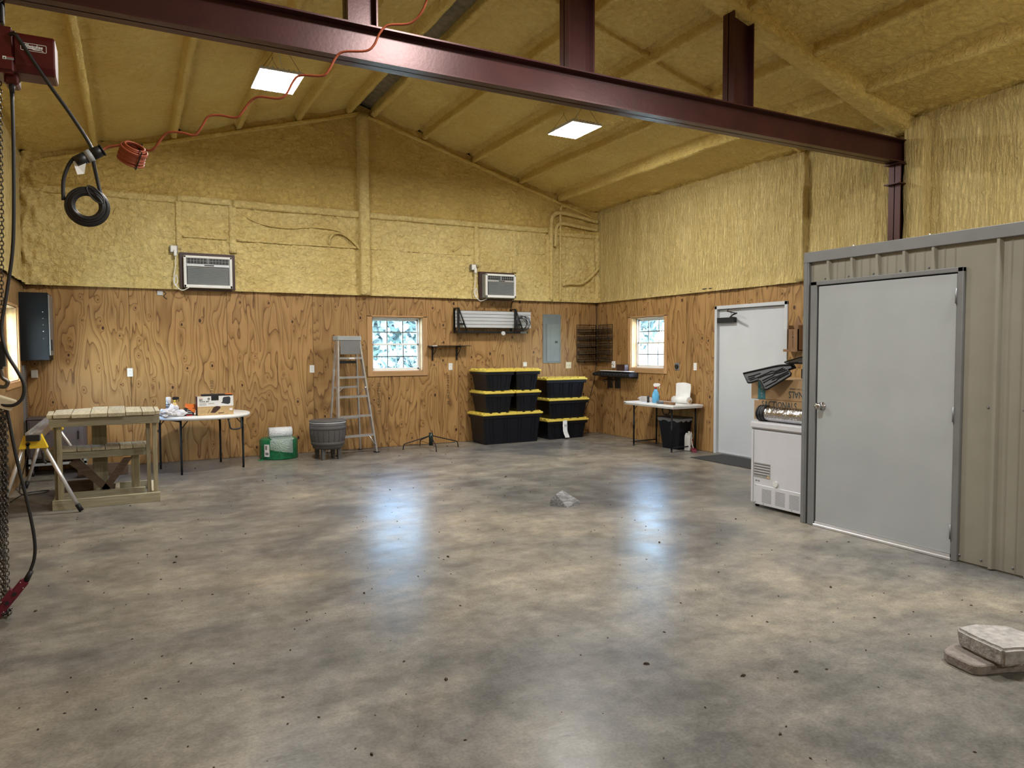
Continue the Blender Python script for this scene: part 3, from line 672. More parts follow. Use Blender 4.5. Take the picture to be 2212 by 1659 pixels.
# ---- air conditioners
def aircon(name, label, x0, z0, w, h, depth, louv):
    t = thing(name, label, 'air conditioner', (x0, YB - .035, z0))
    b = B(); f = .045
    for lo, hi in (((-f, -.05, -.01), (0, .02, h + f)), ((w, -.05, -.01), (w + f, .02, h + f)), ((0, -.05, h), (w, .02, h + f)), ((0, -.05, -.03), (w, .02, -.01))): b.box(lo, hi)
    b.done('wall_frame', BROWN, t)
    box('body', (.004, -depth + .02, .004), (w - .004, .02, h - .004), IVORY if False else GRILLE, t, .004)
    fb = B()
    for lo, hi in (((0, -depth - .02, 0), (.035, -depth + .02, h)), ((w - .035, -depth - .02, 0), (w, -depth + .02, h)), ((0, -depth - .02, 0), (w, -depth + .02, .045)), ((0, -depth - .02, h - .035), (w, -depth + .02, h))): fb.box(lo, hi, .008)
    fb.box((.03, -depth + .006, .03), (w - .03, -depth + .012, h - .03))
    fb.done('bezel', WHITE, t)
    box('grille_backing', (.04, -depth + .0, .045), (w - .04, -depth + .005, h * .65), DGREY, t)
    v = B(); zt = h - .035; zb = h * .76
    v.box((.04, -depth - .0, zb), (w - .04, -depth + .012, zt)); v.done('air_outlet', BLACK, t)
    v = B()
    for k in range(14): x = .05 + (w - .1) * k / 13; v.box((x - .002, -depth - .008, zb), (x + .002, -depth, zt))
    v.box((w / 2 - .006, -depth - .014, zb), (w / 2 + .006, -depth, zt)); v.box((.04, -depth - .010, (zb + zt) / 2 - .002), (w - .04, -depth - .006, (zb + zt) / 2 + .002))
    v.done('vane', GRILLE, t)
    c = box('control_strip', (.04, -depth - .018, h * .665), (w - .04, -depth, h * .745), mat('silver_strip', (.5, .52, .54), .35, .4), t, .003)
    B().box((w * .42, -depth - .021, h * .69), (w * .62, -depth - .017, h * .725)).done('display', BLACK, t)
    g = B(); n = louv
    for k in range(n):
        z = .055 + (h * .63 - .055) * k / (n - 1); g.hexa([(.05, -depth - .016, z), (w - .05, -depth - .016, z), (w - .05, -depth, z - .006), (.05, -depth, z - .006), (.05, -depth - .016, z + .004), (w - .05, -depth - .016, z + .005), (w - .05, -depth, z + .002), (.05, -depth, z + .002)])
    g.done('louvre_grille', GRILLE, t)
    return t
aircon('window_air_conditioner', 'larger air conditioner set in a brown frame on the left of the back wall', .672, 2.44, .632, .445, .10, 20)
aircon('window_air_conditioner', 'smaller air conditioner in a brown frame, right of the foam post above white slats', 5.275, 2.435, .575, .40, .19, 16)
def ac_plug(x, z, zbot, label, xe):
    t = thing('power_plug_outlet', label, 'outlet', (x, YB - .055, z))
    box('outlet_box', (-.055, -.03, -.05), (.045, .03, .05), TRIM_GREY, t, .003); box('cover_plate', (-.045, -.036, -.042), (.03, -.03, .045), WHITE, t, .002)
    B().box((-.01, -.075, -.10), (.03, -.036, -.01), .008).done('plug_head', WHITE, t)
    d = zbot - z
    B().tube([(.01, -.05, -.10), (.012, -.05, -.2), (.0, -.06, -.28), (-.02, -.07, d + .09), (.0, -.09, d + .01), (.03, -.08, d + .08), (.01, -.08, d + .16), (-.01, -.08, d + .06), (.03, -.1, d - .02), (.09, -.1, d - .05), (xe, -.1, d - .01)], .006, 6, sub=6).done('cord', WHITE, t)
ac_plug(.565, 2.97, 2.45, 'outlet with white plug and bunched cord beside the larger air conditioner', .17)
ac_plug(5.135, 2.945, 2.43, 'outlet with white plug and cord beside the smaller air conditioner', .2)

# ---- wall outlets
def outlet(label, loc, rz, m=WHITE, two=False, name='wall_outlet', w=.070, h=.115):
    t = thing(name, label, 'outlet', loc, rz)
    box('cover_plate', (-w / 2, -.007, -h / 2), (w / 2, 0, h / 2), m, t, .003)
    if not two:
        for z in (-.024, .024):
            r = B().box((-.017, -.010, z - .014), (.017, -.006, z + .014), .004).done('receptacle', WHITE if m is not IVORY else IVORY, t)
            B().box((-.008, -.0105, z - .004), (-.006, -.0098, z + .006)).box((.006, -.0105, z - .004), (.008, -.0098, z + .006)).done('slot', BLACK, r)
    else:
        for x in (-.02, .02): box('toggle', (x - .005, -.018, -.012), (x + .005, -.006, .012), m, t)
    return t
outlet('white outlet on the plywood left of the round table', (-.019, YB, 1.27), 0)
outlet('white outlet just left of the step ladder', (2.433, YB, 1.277), 0)
outlet('white outlet beneath the small black wall shelf', (4.722, YB, 1.279), 0)
outlet('small square white outlet just above the black totes', (6.151, YB, 1.30), 0, w=.075, h=.075)
outlet('ivory double switch plate right of the grey breaker panel', (7.061, YB, 1.27), 0, IVORY, True, w=.115, h=.115)
outlet('white outlet between the right-hand window and the exterior door', (XR, 8.441, 1.285), RZR)
t = thing('round_power_receptacle', 'black round receptacle on a steel plate below the right-hand window', 'outlet', (XR, 8.856, 1.278), RZR)
box('cover_plate', (-.055, -.007, -.06), (.055, 0, .06), TRIM_GREY, t, .002); B().lathe([(.036, 0), (.036, .02), (.03, .024), (.024, .016)], n=20).done('receptacle', BLACK, t).matrix_local = Matrix.Translation((0, -.007, 0)) @ Euler((PI / 2, 0, 0)).to_matrix().to_4x4()
t = thing('wall_thermostat', 'white thermostat with a black dot, beside the wire racks', 'thermostat', (XR, 10.54, 1.28), RZR)
box('case', (-.05, -.035, -.06), (.05, 0, .065), WHITE, t, .012); box('display', (-.03, -.037, .0), (.0, -.034, .012), INKB, t); B().cyl((.025, -.036, -.01), (.025, -.032, -.01), .009).done('button', BLACK, t)
t = thing('junction_box', 'white blank box in the left corner below the dark cabinet', 'outlet', (-1.11, YB, 1.27), 0); box('box_body', (-.035, -.05, -.05), (.035, 0, .05), WHITE, t, .004)
t = thing('wire_stub_box', 'small white clip with dark scribble on the plywood top edge', 'clip', (.39, YB, 2.36), 0); box('clip_body', (-.05, -.012, -.03), (.02, 0, .03), WHITE_PAINT, t, .003); B().tube([(.02, -.004, .03), (.06, -.01, .0), (.03, -.01, -.04), (.07, -.006, -.08)], .004, 5, sub=4).done('wire_end', BLACK, t)

# ---- breaker panel
t = thing('breaker_panel', 'grey steel breaker panel on the back wall above the black totes', 'electrical panel', (6.515, YB, 1.315))
box('cover', (0, -.012, 0), (.375, 0, .875), PANEL_G, t, .003)
d = box('door', (.065, -.022, .03), (.335, -.012, .71), mat('panel_door_grey', (.20, .225, .23), .5, .1, .3), t, .004)
box('latch', (.245, -.027, .36), (.30, -.021, .395), BLACK, d, .003); B().box((.155, -.0235, .04), (.157, -.0215, .70)).done('seam', TRIM_GREY, d)
box('trim_ridge', (.075, -.0245, .05), (.085, -.022, .69), PANEL_G, d)

# ---- small black shelf
t = thing('wall_shelf', 'small black bracket shelf right of the back window', 'shelf', (4.32, YB, 1.62))
box('board', (-.01, -.20, 0), (.70, 0, .012), BLACK, t, .003)
box('price_sticker', (.0, -.202, .0), (.09, -.2, .011), WHITE, t)
for x in (.08, .515):
    B().box((x - .012, -.018, -.235), (x + .012, 0, 0)).box((x - .012, -.17, -.016), (x + .012, 0, 0)).tube([(x, -.16, -.01), (x, -.13, -.08), (x, -.06, -.13), (x, -.008, -.16)], .006, 6, sub=5).done('bracket', DARK_STEEL, t)

# ---- slat board with folded brackets
t = thing('slat_board', 'white slatted board lying against the wall behind black brackets', 'panel', (4.765, YB - .13, 1.93))
for k in range(5):
    B().box((0, -.008, .057 * k + .006 - .005), (1.43, .012, .057 * k + .057 - .004), .003).done('slat', WHITE_PAINT, t)
box('backing', (0, .012, 0), (1.43, .02, .288), BLACK, t)
t = thing('folding_shelf_bracket_rack', 'pair of black triangular brackets on a dark rail holding the white slatted board', 'bracket', (4.765, YB - .15, 1.84))
box('rail', (.02, -.01, 0), (1.36, .14, .035), DARK_STEEL, t, .003)
for x in (.035, 1.105):
    B().box((x - .018, -.03, .0), (x + .018, -.008, .42)).box((x - .018, -.012, .40), (x + .018, .15, .42)).tube([(x + .0, -.03, .41), (x + .14, -.05, .03)], .014, 4).box((x, -.035, .13), (x + .10, -.022, .165)).box((x - .018, .135, .0), (x + .018, .15, .42)).done('bracket', DARK_STEEL, t)
B().cyl((.86, -.05, -.002), (.86, -.012, -.002), .034, n=20).done('end_knob', WHITE_PAINT, t)
box('rail_tip', (1.21, -.016, .0), (1.33, -.01, .033), TRIM_GREY, t)
t = thing('coiled_cable', 'thin black cable coiled and hung on the right-hand slat board bracket', 'cable', (5.99, YB - .22, 2.0))
b = B(); random.seed(5)
for k in range(6):
    a0 = random.uniform(-.4, .4); r = random.uniform(.085, .125); cx, cz = random.uniform(-.05, .05), random.uniform(-.02, .02)
    b.tube([(cx + r * math.cos(q / 12 * 2 * PI) * 1.05, random.uniform(-.008, .008) - k * .003, cz + r * math.sin(q / 12 * 2 * PI + a0 * .3)) for q in range(12)], .0055, 6, closed=True, sub=3)
b.done('coil', BLACK, t)
B().tube([(-.10, .01, -.02), (-.13, .03, .12), (-.12, .05, .24)], .005, 6, sub=4).done('loose_end', BLACK, t)
# ---- cable along the top of the plywood
t = thing('wall_cable', 'long black cable run along the top of the plywood and down the corner', 'cable', (0, 0, 0))
yy = YB - .012
B().tube([(5.865, yy, 2.10), (5.87, yy, 2.30), (5.90, yy, 2.38), (5.99, yy, 2.42), (6.3, yy, 2.425), (6.8, yy, 2.415), (7.3, yy, 2.415), (7.60, yy, 2.41), (7.66, yy, 2.36), (7.67, yy, 2.2), (7.665, yy, 1.7), (7.66, yy, 1.3), (7.62, yy, 1.0), (7.50, yy, .6), (7.38, yy, .38)], .0055, 6, sub=5).done('cable_run', BLACK, t)
B().tube([(7.66, yy, 2.41), (XR - .014, 10.9, 2.43), (XR - .016, 10.5, 2.455), (XR - .016, 10.1, 2.43)], .006, 6, sub=5).tube([(XR - .016, 8.7, 2.43), (XR - .02, 8.3, 2.46), (XR - .016, 8.0, 2.455)], .009, 6, sub=5).done('cable_run', BLACK, t)

# ---- wire racks in the corner
def rack(label, loc, rz, w):
    t = thing('wire_grid_rack', label, 'rack', loc, rz); h = .68; b = B(); m = .005
    b.tube([(0, 0, 0), (w, 0, 0), (w, 0, h), (0, 0, h), (0, 0, 0)], .006, 6, smooth=False)
    b.done('frame', DARK_STEEL, t)
    for k in range(5):
        z = h * (k + .0) / 5 + .0
        s = B()
        s.tube([(0, -.02, z + .055), (w, -.02, z + .055)], .007, 5).tube([(0, -.055, z + .10 - .045), (w, -.055, z + .055)], .007, 5).tube([(0, -.055, z + .005), (w, -.055, z + .005)], .007, 5)
        for x in (0, w): s.tube([(x, 0, z + .005), (x, -.055, z + .005), (x, -.055, z + .055), (x, 0, z + .055)], .0045, 5, smooth=False)
        s.box((0, -.055, z), (w, 0, z + .004))
        s.done('wire_shelf', DARK_STEEL, t)
    g = B()
    for k in range(1, int(w / .045)): x = k * .045; g.cyl((x, -.004, 0), (x, -.004, h), .0032, n=4)
    for k in range(1, 16): g.cyl((0, -.004, h * k / 16), (w, -.004, h * k / 16), .0028, n=4)
    g.done('mesh_back', DARK_STEEL, t)
    return t
rack('black wire rack on the back wall side of the corner', (7.235, YB - .012, 1.33), 0, .42)
rack('black wire rack on the right wall side of the corner', (XR - .012, 11.03, 1.33), RZR, .44)

# ---- tool holder shelf on right wall
t = thing('tool_holder_shelf', 'dark grey slotted tool holder shelf in the corner below the wire racks', 'tool rack', (XR, 10.95, 1.03), RZR)
def slotted(x0, x1, zoff, name='tray'):
    b = B().prism([(0, .06), (-.18, .045), (-.20, .075), (-.19, .10), (-.02, .125), (0, .125)], x0, x1, 'x')
    tr = b.done(name, DGREY, t)
    n = max(2, int((x1 - x0) / .085))
    for k in range(n):
        xa = x0 + (x1 - x0) * (k + .15) / n; xb = x0 + (x1 - x0) * (k + .85) / n
        B().hexa([(xa, -.165, .108), (xb, -.165, .108), (xb, -.05, .124), (xa, -.05, .124), (xa, -.165, .113), (xb, -.165, .113), (xb, -.05, .13), (xa, -.05, .13)]).done('slot', BLACK, tr)
        B().hexa([(xa, -.203, .072), (xb, -.203, .072), (xb, -.196, .098), (xa, -.196, .098), (xa, -.200, .072), (xb, -.200, .072), (xb, -.19, .098), (xa, -.19, .098)]).done('slot', SLATE, tr)
slotted(0, .40, 0); slotted(.40, 1.1, 0)
box('back_rail', (0, -.015, .02), (1.1, 0, .14), DGREY, t)
for x in (.21, .44):
    b = B().box((x, -.02, -.17), (x + .16, 0, .04), .01).box((x + .005, -.15, .035), (x + .155, 0, .05)).tube([(x + .04, -.03, -.01), (x + .05, -.13, -.03), (x + .10, -.14, -.06), (x + .12, -.12, -.03)], .008, 6, sub=4)
    b.done('drill_holder', BLACK, t)
t = thing('cardboard_strip', 'flat white strip lying on the tool holder shelf', 'board', (XR - .02, 10.78, 1.165), RZR); box('strip', (0, -.13, 0), (.88, -.02, .012), PAPER, t, .003)
t = thing('small_tool_case', 'small dark red and black case on the tool holder shelf by the window', 'case', (XR - .03, 10.32, 1.18), RZR); B().box((0, -.09, 0), (.24, 0, .11), .006).done('case_body', BROWN, t); box('lid_band', (0, -.093, .055), (.24, -.09, .06), BLACK, t)

# ---- wooden letter box
t = thing('wooden_wall_box', 'narrow brown wooden box with a peaked back hung right of the exterior door', 'box', (XR, 6.60, 1.53), RZR)
B().prism([(0, 0), (.17, 0), (.17, .33), (.12, .37), (.10, .43), (.085, .455), (.07, .43), (.05, .37), (0, .33)], -.012, 0, 'y').done('back_board', BROWNWOOD, t)
B().box((0, -.10, 0), (.17, -.088, .28)).box((0, -.10, 0), (.012, 0, .33)).box((.158, -.10, 0), (.17, 0, .33)).box((0, -.10, 0), (.17, 0, .012)).box((-.03, -.14, -.012), (.19, 0, .0)).box((-.03, -.145, -.012), (.19, -.13, .02)).done('box_front', BROWNWOOD, t)
B().box((.08, -.102, .20), (.085, -.1, .25)).box((.083, -.102, .04), (.087, -.1, .15)).box((.076, -.102, .165), (.094, -.1, .185)).done('carved_mark', INKB, t)

# ---- dark cabinet in left corner
t = thing('wall_cabinet', 'dark slate steel cabinet high in the left corner of the back wall', 'cabinet', (XL, 10.60, 1.45))
box('body', (0, 0, 0), (.30, .48, .84), SLATE, t, .004)
d = box('door', (.30, .01, .06), (.315, .47, .82), TRIM_GREY, t, .003)
g = B()
for r_ in range(28):
    for c in range(2): g.box((.3155, .40 + c * .03, .12 + r_ * .024), (.3165, .412 + c * .03, .128 + r_ * .024))
g.done('vent_holes', BLACK, d); box('handle', (.315, .10, .12), (.325, .16, .26), BLACK, d, .003)
for z, m in ((.60, WHITE), (.52, GREYINK), (.44, GREYINK), (.36, WHITE), (.27, GREYINK)): B().cyl((.245, -.003, z), (.245, .001, z), .006, n=8).done('screw', m, t)
t = thing('slotted_wire_duct', 'upright grey slotted strip on the left wall below the dark cabinet', 'wire duct', (XL, 10.67, .53))
b = B().box((0, 0, 0), (.025, .20, .86)); b.done('duct_body', TRIM_GREY, t)
g = B()
for k in range(34): g.box((.025, .02, .02 + k * .0245), (.0265, .18, .03 + k * .0245))
g.done('duct_slots', BLACK, t)

# ---- grey rolling cabinet behind the bench
t = thing('rolling_tool_cabinet', 'mauve grey steel cabinet on casters against the left end of the back wall', 'cabinet', (-1.16, 10.62, 0))
box('body', (0, 0, .22), (.62, .43, .71), MAUVE, t, .005); box('top_panel', (-.008, -.01, .71), (.628, .43, .725), MAUVE, t, .003)
b = B()
for lo, hi in (((0, 0, .13), (.62, .03, .16)), ((0, .40, .13), (.62, .43, .16)), ((0, 0, .10), (.03, .43, .22)), ((.59, 0, .10), (.62, .43, .22))): b.box(lo, hi)
b.done('base_frame', GRILLE, t)
for x in (.04, .58):
    for y in (.04, .39): B().cyl((x - .012, y, .04), (x + .012, y, .04), .04, n=16).box((x - .016, y - .015, .04), (x + .016, y + .015, .10)).done('caster', BLACK, t)
d = box('door', (.02, -.008, .24), (.60, 0, .69), MAUVE, t, .003); box('handle', (.53, -.02, .45), (.545, -.008, .55), DARK_STEEL, d)
t = thing('wooden_crate_board', 'short brown board standing under the bench beside the rolling cabinet', 'board', (-.62, 10.25, 0)); box('board', (0, 0, 0), (.55, .04, .16), DKWOOD, t, .004)

# ---- treated lumber bench
bn = thing('lumber_bench', 'rough bench of greenish treated lumber with a ragged plank top and low shelf', 'workbench', (0, 0, 0))
random.seed(11)
xs = [-.765, -.70, -.555, -.395, -.245, -.09, .055, .20, .262]
xs = [-.745, -.69, -.535, -.375, -.225, -.065, .085, .205, .25]
backs = [8.78, 8.88, 8.97, 9.18, 9.20, 9.0, 8.95, 8.88]
for k in range(8):
    a, c = xs[k], xs[k + 1]; sk = -.028 * (1 - k / 8.) - .0
    fy = 8.215 + (.02 if k in (0, 7) else 0) - (.03 if k in (2, 3, 4) else 0); z0 = .906 + (.002 if k % 2 else 0)
    yb_ = backs[k]; yb2 = backs[k] + (.10 if k in (1, 2) else -.03 if k > 4 else 0)
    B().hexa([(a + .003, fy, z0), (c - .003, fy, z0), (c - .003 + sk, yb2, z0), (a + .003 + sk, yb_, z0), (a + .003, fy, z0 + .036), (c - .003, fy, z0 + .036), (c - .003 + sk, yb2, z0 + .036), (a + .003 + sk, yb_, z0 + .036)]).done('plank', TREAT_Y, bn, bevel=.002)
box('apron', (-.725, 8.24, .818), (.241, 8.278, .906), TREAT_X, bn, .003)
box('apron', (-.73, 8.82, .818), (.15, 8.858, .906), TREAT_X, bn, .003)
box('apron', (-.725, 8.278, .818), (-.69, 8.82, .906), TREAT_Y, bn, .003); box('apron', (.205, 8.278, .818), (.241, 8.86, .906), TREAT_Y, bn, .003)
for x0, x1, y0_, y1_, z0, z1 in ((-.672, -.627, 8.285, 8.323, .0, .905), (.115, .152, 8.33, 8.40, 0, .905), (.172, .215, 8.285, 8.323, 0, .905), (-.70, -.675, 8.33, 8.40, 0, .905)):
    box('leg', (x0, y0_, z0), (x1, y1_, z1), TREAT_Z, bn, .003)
box('base_rail', (-.72, 8.24, 0), (.231, 8.282, .096), TREAT_X, bn, .003)
box('base_rail', (-.665, 8.66, 0), (.10, 8.70, .092), TREAT_X, bn, .003)
box('base_rail', (-.72, 8.285, 0), (-.68, 9.2, .09), TREAT_Y, bn, .003); box('base_rail', (.155, 8.41, 0), (.195, 9.1, .09), TREAT_Y, bn, .003)
box('base_rail', (-.68, 9.16, 0), (-.36, 9.20, .14), DKWOOD, bn, .003); box('base_rail', (-.24, 9.10, 0), (.15, 9.14, .09), TREAT_X, bn, .003)
box('base_block', (-.37, 8.705, 0), (-.33, 9.16, .09), TREAT_Y, bn, .003); box('base_block', (-.19, 8.705, 0), (-.15, 9.1, .09), TREAT_Y, bn, .003)
box('center_post', (-.395, 8.86, 0), (-.255, 8.90, .93), TREAT_Z, bn, .003)
box('leg', (-.03, 8.705, 0), (.05, 8.745, .45), TREAT_Z, bn, .003)
B().hexa([(-.60, 8.66, .40), (-.52, 8.66, .46), (-.22, 8.66, .10), (-.30, 8.66, .10), (-.60, 8.70, .40), (-.52, 8.70, .46), (-.22, 8.70, .10), (-.30, 8.70, .10)]).done('brace', DKWOOD, bn)
B().hexa([(-.10, 8.66, .42), (-.02, 8.66, .42), (-.24, 8.66, .10), (-.32, 8.66, .10), (-.10, 8.70, .42), (-.02, 8.70, .42), (-.24, 8.70, .10), (-.32, 8.70, .10)]).done('brace', DKWOOD, bn)
box('shelf_apron', (-.66, 8.615, .448), (.10, 8.655, .525), TREAT_X, bn, .003)
B().prism([(-.84, .47), (-.79, .43), (.12, .43), (.15, .47), (.15, .53), (-.84, .53)], 8.86 - .10, 8.90 - .10, 'y').done('shelf_apron', TREAT_X, bn)
xq = [-.83, -.67, -.52, -.39, -.265, -.13, -.01, .11, .15]
for k in range(8):
    a, c = xq[k], xq[k + 1]; fy = 8.60
    if k == 0: fy = 8.78
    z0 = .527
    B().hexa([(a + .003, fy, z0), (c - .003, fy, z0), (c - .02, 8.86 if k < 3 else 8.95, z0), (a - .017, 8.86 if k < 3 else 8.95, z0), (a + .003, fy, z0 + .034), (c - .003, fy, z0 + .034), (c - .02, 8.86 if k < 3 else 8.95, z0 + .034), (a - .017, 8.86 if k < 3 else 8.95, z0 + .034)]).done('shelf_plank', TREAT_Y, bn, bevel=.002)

# ---- saw stand
t = thing('saw_stand', 'folding aluminium saw stand with yellow bracket and splayed tube legs, left of the bench', 'stand', (0, 0, 0))
ax = -.83; ya, yz, zb = 8.02, 9.95, .775
B().box((ax - .065, ya, zb), (ax - .035, yz, zb + .022)).box((ax + .0, ya, zb), (ax + .055, yz, zb + .022)).box((ax - .065, ya + .02, zb - .05), (ax + .055, yz, zb)).done('beam', ALU, t)
box('beam_end_cap', (ax - .06, ya - .02, zb - .055), (ax + .05, ya + .025, zb + .004), BLACK, t, .004)
for yq, s in ((ya + .04, 1), (yz - .1, -1)):
    br = B().prism([(ax - .125, .645), (ax + .105, .645), (ax + .055, .775), (ax + .04, .775), (ax + .02, .725), (ax - .03, .722), (ax - .06, .76), (ax - .085, .765)], yq, yq + .10, 'y').done('leg_bracket', YELLOW, t)
    B().cyl((ax - .05, yq - .012, .69), (ax - .05, yq, .69), .018, n=12).box((ax - .062, yq - .012, .60), (ax - .040, yq - .002, .69)).done('release_lever', BLACK, br)
feet = [((ax + .07, ya + .09, .66), (-.465, 8.06, .0)), ((ax - .09, ya + .09, .66), (-1.14, 8.15, .0)), ((ax + .05, yz - .05, .66), (-.47, 10.25, .0)), ((ax - .09, yz - .05, .66), (-1.10, 9.72, .0))]
for a, c in feet:
    A_, C_ = Vector(a), Vector(c); d = (A_ - C_).normalized(); e = C_ + d * .075
    l = B().cyl(tuple(A_), tuple(e), .0185, n=14).done('leg', BRIGHT_ALU, t); B().cyl(tuple(e + d * .01), tuple(C_ + Vector((0, 0, .012))), .022, n=14).done('rubber_foot', RUBBER, l)
B().tube([(ax + .06, ya + .05, .62), (ax + .07, ya + .06, .52), (ax + .09, ya + .05, .50)], .012, 6, sub=3).done('leg_latch', BLACK, t)
t = thing('looped_cord', 'thin black cord looped on the floor by the left wall, behind the saw stand', 'cord', (-1.02, 9.1, .008))
B().tube([(-.08, 1.3, .5), (-.10, 1.0, .3), (-.12, .5, .02), (-.05, .2, 0), (.05, .15, .005), (.14, .22, .003), (.17, .33, .004), (.08, .36, 0), (-.02, .28, .004), (-.08, .1, 0), (-.12, -.2, 0)], .006, 6, sub=6).done('cord_run', BLACK, t)

# ---- round table and things on it
cx, cy = .80, 10.30; RT = .61; ht = .735
t = thing('round_folding_table', 'round white folding table against the back wall right of the bench', 'table', (cx, cy, 0), math.radians(19))
B().lathe([(RT - .03, ht - .045), (RT - .004, ht - .04), (RT, ht - .02), (RT - .004, ht - .004), (RT - .012, ht), (.001, ht)], n=64).done('tabletop', WHITE, t)
for sx in (-1, 1):
    for sy in (-1, 1):
        x, y = sx * .405, sy * .335
        B().tube([(x, y, .0), (x, y, .10), (x, y, ht - .045)], .0135, 10, smooth=True).done('leg', TRIM_GREY if False else SLATE, t)
        B().tube([(x, y, ht - .16), (x - sx * .10, y, ht - .045)], .006, 6).done('leg_brace', SLATE, t)
    B().tube([(sx * .405, -.335, ht - .06), (sx * .405, .335, ht - .06)], .0125, 8).done('leg_crossbar', SLATE, t)
hdl = B().tube([(.10, -.56, ht - .05), (.105, -.585, ht - .10), (.12, -.59, ht - .17), (.19, -.59, ht - .185), (.26, -.58, ht - .17), (.275, -.56, ht - .10), (.275, -.54, ht - .05)], .010, 8, sub=5).done('carry_handle', BLACK, t)
tz = ht
t = thing('tool_set_box', 'large white and tan printed tool set carton with black handle on the round table', 'box', (.725, 9.86, tz), math.radians(6))
B().box((0, 0, 0), (.435, .12, .245), .002).done('carton', TAN, t)
box('white_print', (.0, -.001, .115), (.435, 0, .245), PAPER, t); box('side_print', (-.001, 0, 0), (0, .12, .245), BROWN, t)
box('case_top', (.06, .02, .245), (.43, .11, .27), BLACK, t, .004); box('orange_corner', (.34, .019, .262), (.431, .11, .272), ORANGE2, t)
B().box((.165, -.004, .19), (.255, .0, .252), .002).done('case_handle', BLACK, t)
text('RIDGE' if False else 'TOOL', .001, INKB, t, (.02, -.0015, .23)) if False else None
text('803', .026, INKB, t, (.022, -.0015, .193), off=.0008); text('TOOL SET', .026, INKB, t, (.022, -.0015, .170), off=.0008); text('TOOLS', .012, ORANGE2, t, (.022, -.0015, .218), off=.0004)
for k in range(4): box('fine_print', (.022, -.0018, .128 + k * .009), (.10 + .01 * (k % 2), -.001, .131 + k * .009), GREYINK, t)
for k in range(2): box('fine_print', (.13, -.0018, .146 + k * .009), (.20, -.001, .149 + k * .009), GREYINK, t)
B().prism([(.28, .155), (.37, .135), (.395, .15), (.40, .215), (.385, .235), (.32, .23), (.305, .215), (.30, .17)], -.0018, -.001, 'y').done('printed_open_case', DGREY, t)
B().prism([(.15, .035), (.21, .03), (.245, .06), (.275, .09), (.27, .11), (.23, .118), (.19, .10), (.17, .06)], -.0018, -.001, 'y').done('printed_pouch', BROWN, t)
B().prism([(.115, .03), (.125, .03), (.15, .075), (.145, .078)], -.0018, -.001, 'y').done('printed_tool', BROWNWOOD, t); B().prism([(.25, .02), (.31, .022), (.32, .03), (.25, .03)], -.0018, -.001, 'y').done('printed_tool', BROWN, t)
box('price_label', (.385, -.0018, .055), (.42, -.001, .085), PAPER, t); B().cyl((.135, -.0018, .212), (.135, -.001, .212), .016, n=16).done('round_badge', GREYINK, t)
text('TOOL SET', .022, PAPER, t, (-.0015, .095, .10), (PI / 2, 0, -PI / 2)) if False else None
t = thing('orange_tool_pack', 'orange and black boxed tool on the round table left of the carton', 'box', (.60, 9.92, tz), math.radians(10))
box('black_base', (-.01, 0, 0), (.09, .10, .10), BLACK, t, .003)
for k in range(3): box('print_line', (.005, -.001, .03 + k * .022), (.07, 0, .036 + k * .022), PAPER, t)
B().hexa([(-.02, -.01, .12), (.10, -.01, .03), (.12, .09, .05), (.0, .09, .13), (-.015, -.005, .135), (.105, -.005, .075), (.13, .09, .14), (.01, .09, .155)]).done('orange_sleeve', ORANGE2, t)
box('red_sticker', (-.005, -.002, .0), (.07, -.0005, .016), REDP, t)
t = thing('spray_can', 'white aerosol can with a white cap on the round table', 'can', (.405, 10.12, tz))
B().lathe([(.028, 0), (.031, .004), (.031, .17), (.024, .185)], n=24).done('can_body', mat('can_print', (.42, .44, .48), .35, .5, var=.5, vscale=45), t); B().lathe([(.029, .178), (.031, .182), (.031, .232), (.026, .238), (.001, .238)], n=24).done('cap', WHITE, t)
for z in (.06, .085, .11, .14): B().lathe([(.0315, z), (.0315, z + .008)], n=24).done('print_band', INKB if z > .1 else GREYINK, t)
def sprayer(name, label, loc, rz, liq, head, neck, s=1.):
    t = thing(name, label, 'spray bottle', loc, rz)
    B().lathe([(.035 * s, 0), (.042 * s, .006), (.043 * s, .10 * s), (.036 * s, .14 * s), (.018 * s, .185 * s), (.013 * s, .20 * s)], n=24, sx=1.15, sy=.7).done('bottle', liq, t)
    B().cyl((0, 0, .195 * s), (0, 0, .225 * s), .016 * s, n=16).done('collar', neck, t)
    h = B().prism([(-.03 * s, .225 * s), (.02 * s, .225 * s), (.035 * s, .25 * s), (.02 * s, .272 * s), (-.04 * s, .272 * s), (-.065 * s, .262 * s), (-.065 * s, .25 * s)], -.011 * s, .011 * s, 'y').done('spray_head', head, t)
    B().tube([(-.035 * s, 0, .245 * s), (-.055 * s, 0, .225 * s), (-.05 * s, 0, .20 * s)], .005 * s, 6, sub=3).done('trigger', head, h)
    B().cyl((-.075 * s, 0, .256 * s), (-.063 * s, 0, .256 * s), .008 * s, n=10).done('nozzle', neck, h)
    return t
s1 = sprayer('spray_bottle', 'spray bottle with black and yellow head behind the plastic bags on the round table', (.475, 10.10, tz), PI, mat('amber_bottle', (.70, .50, .22), .3), BLACK, mat('yellow_cap', (.75, .6, .05), .4), .88)
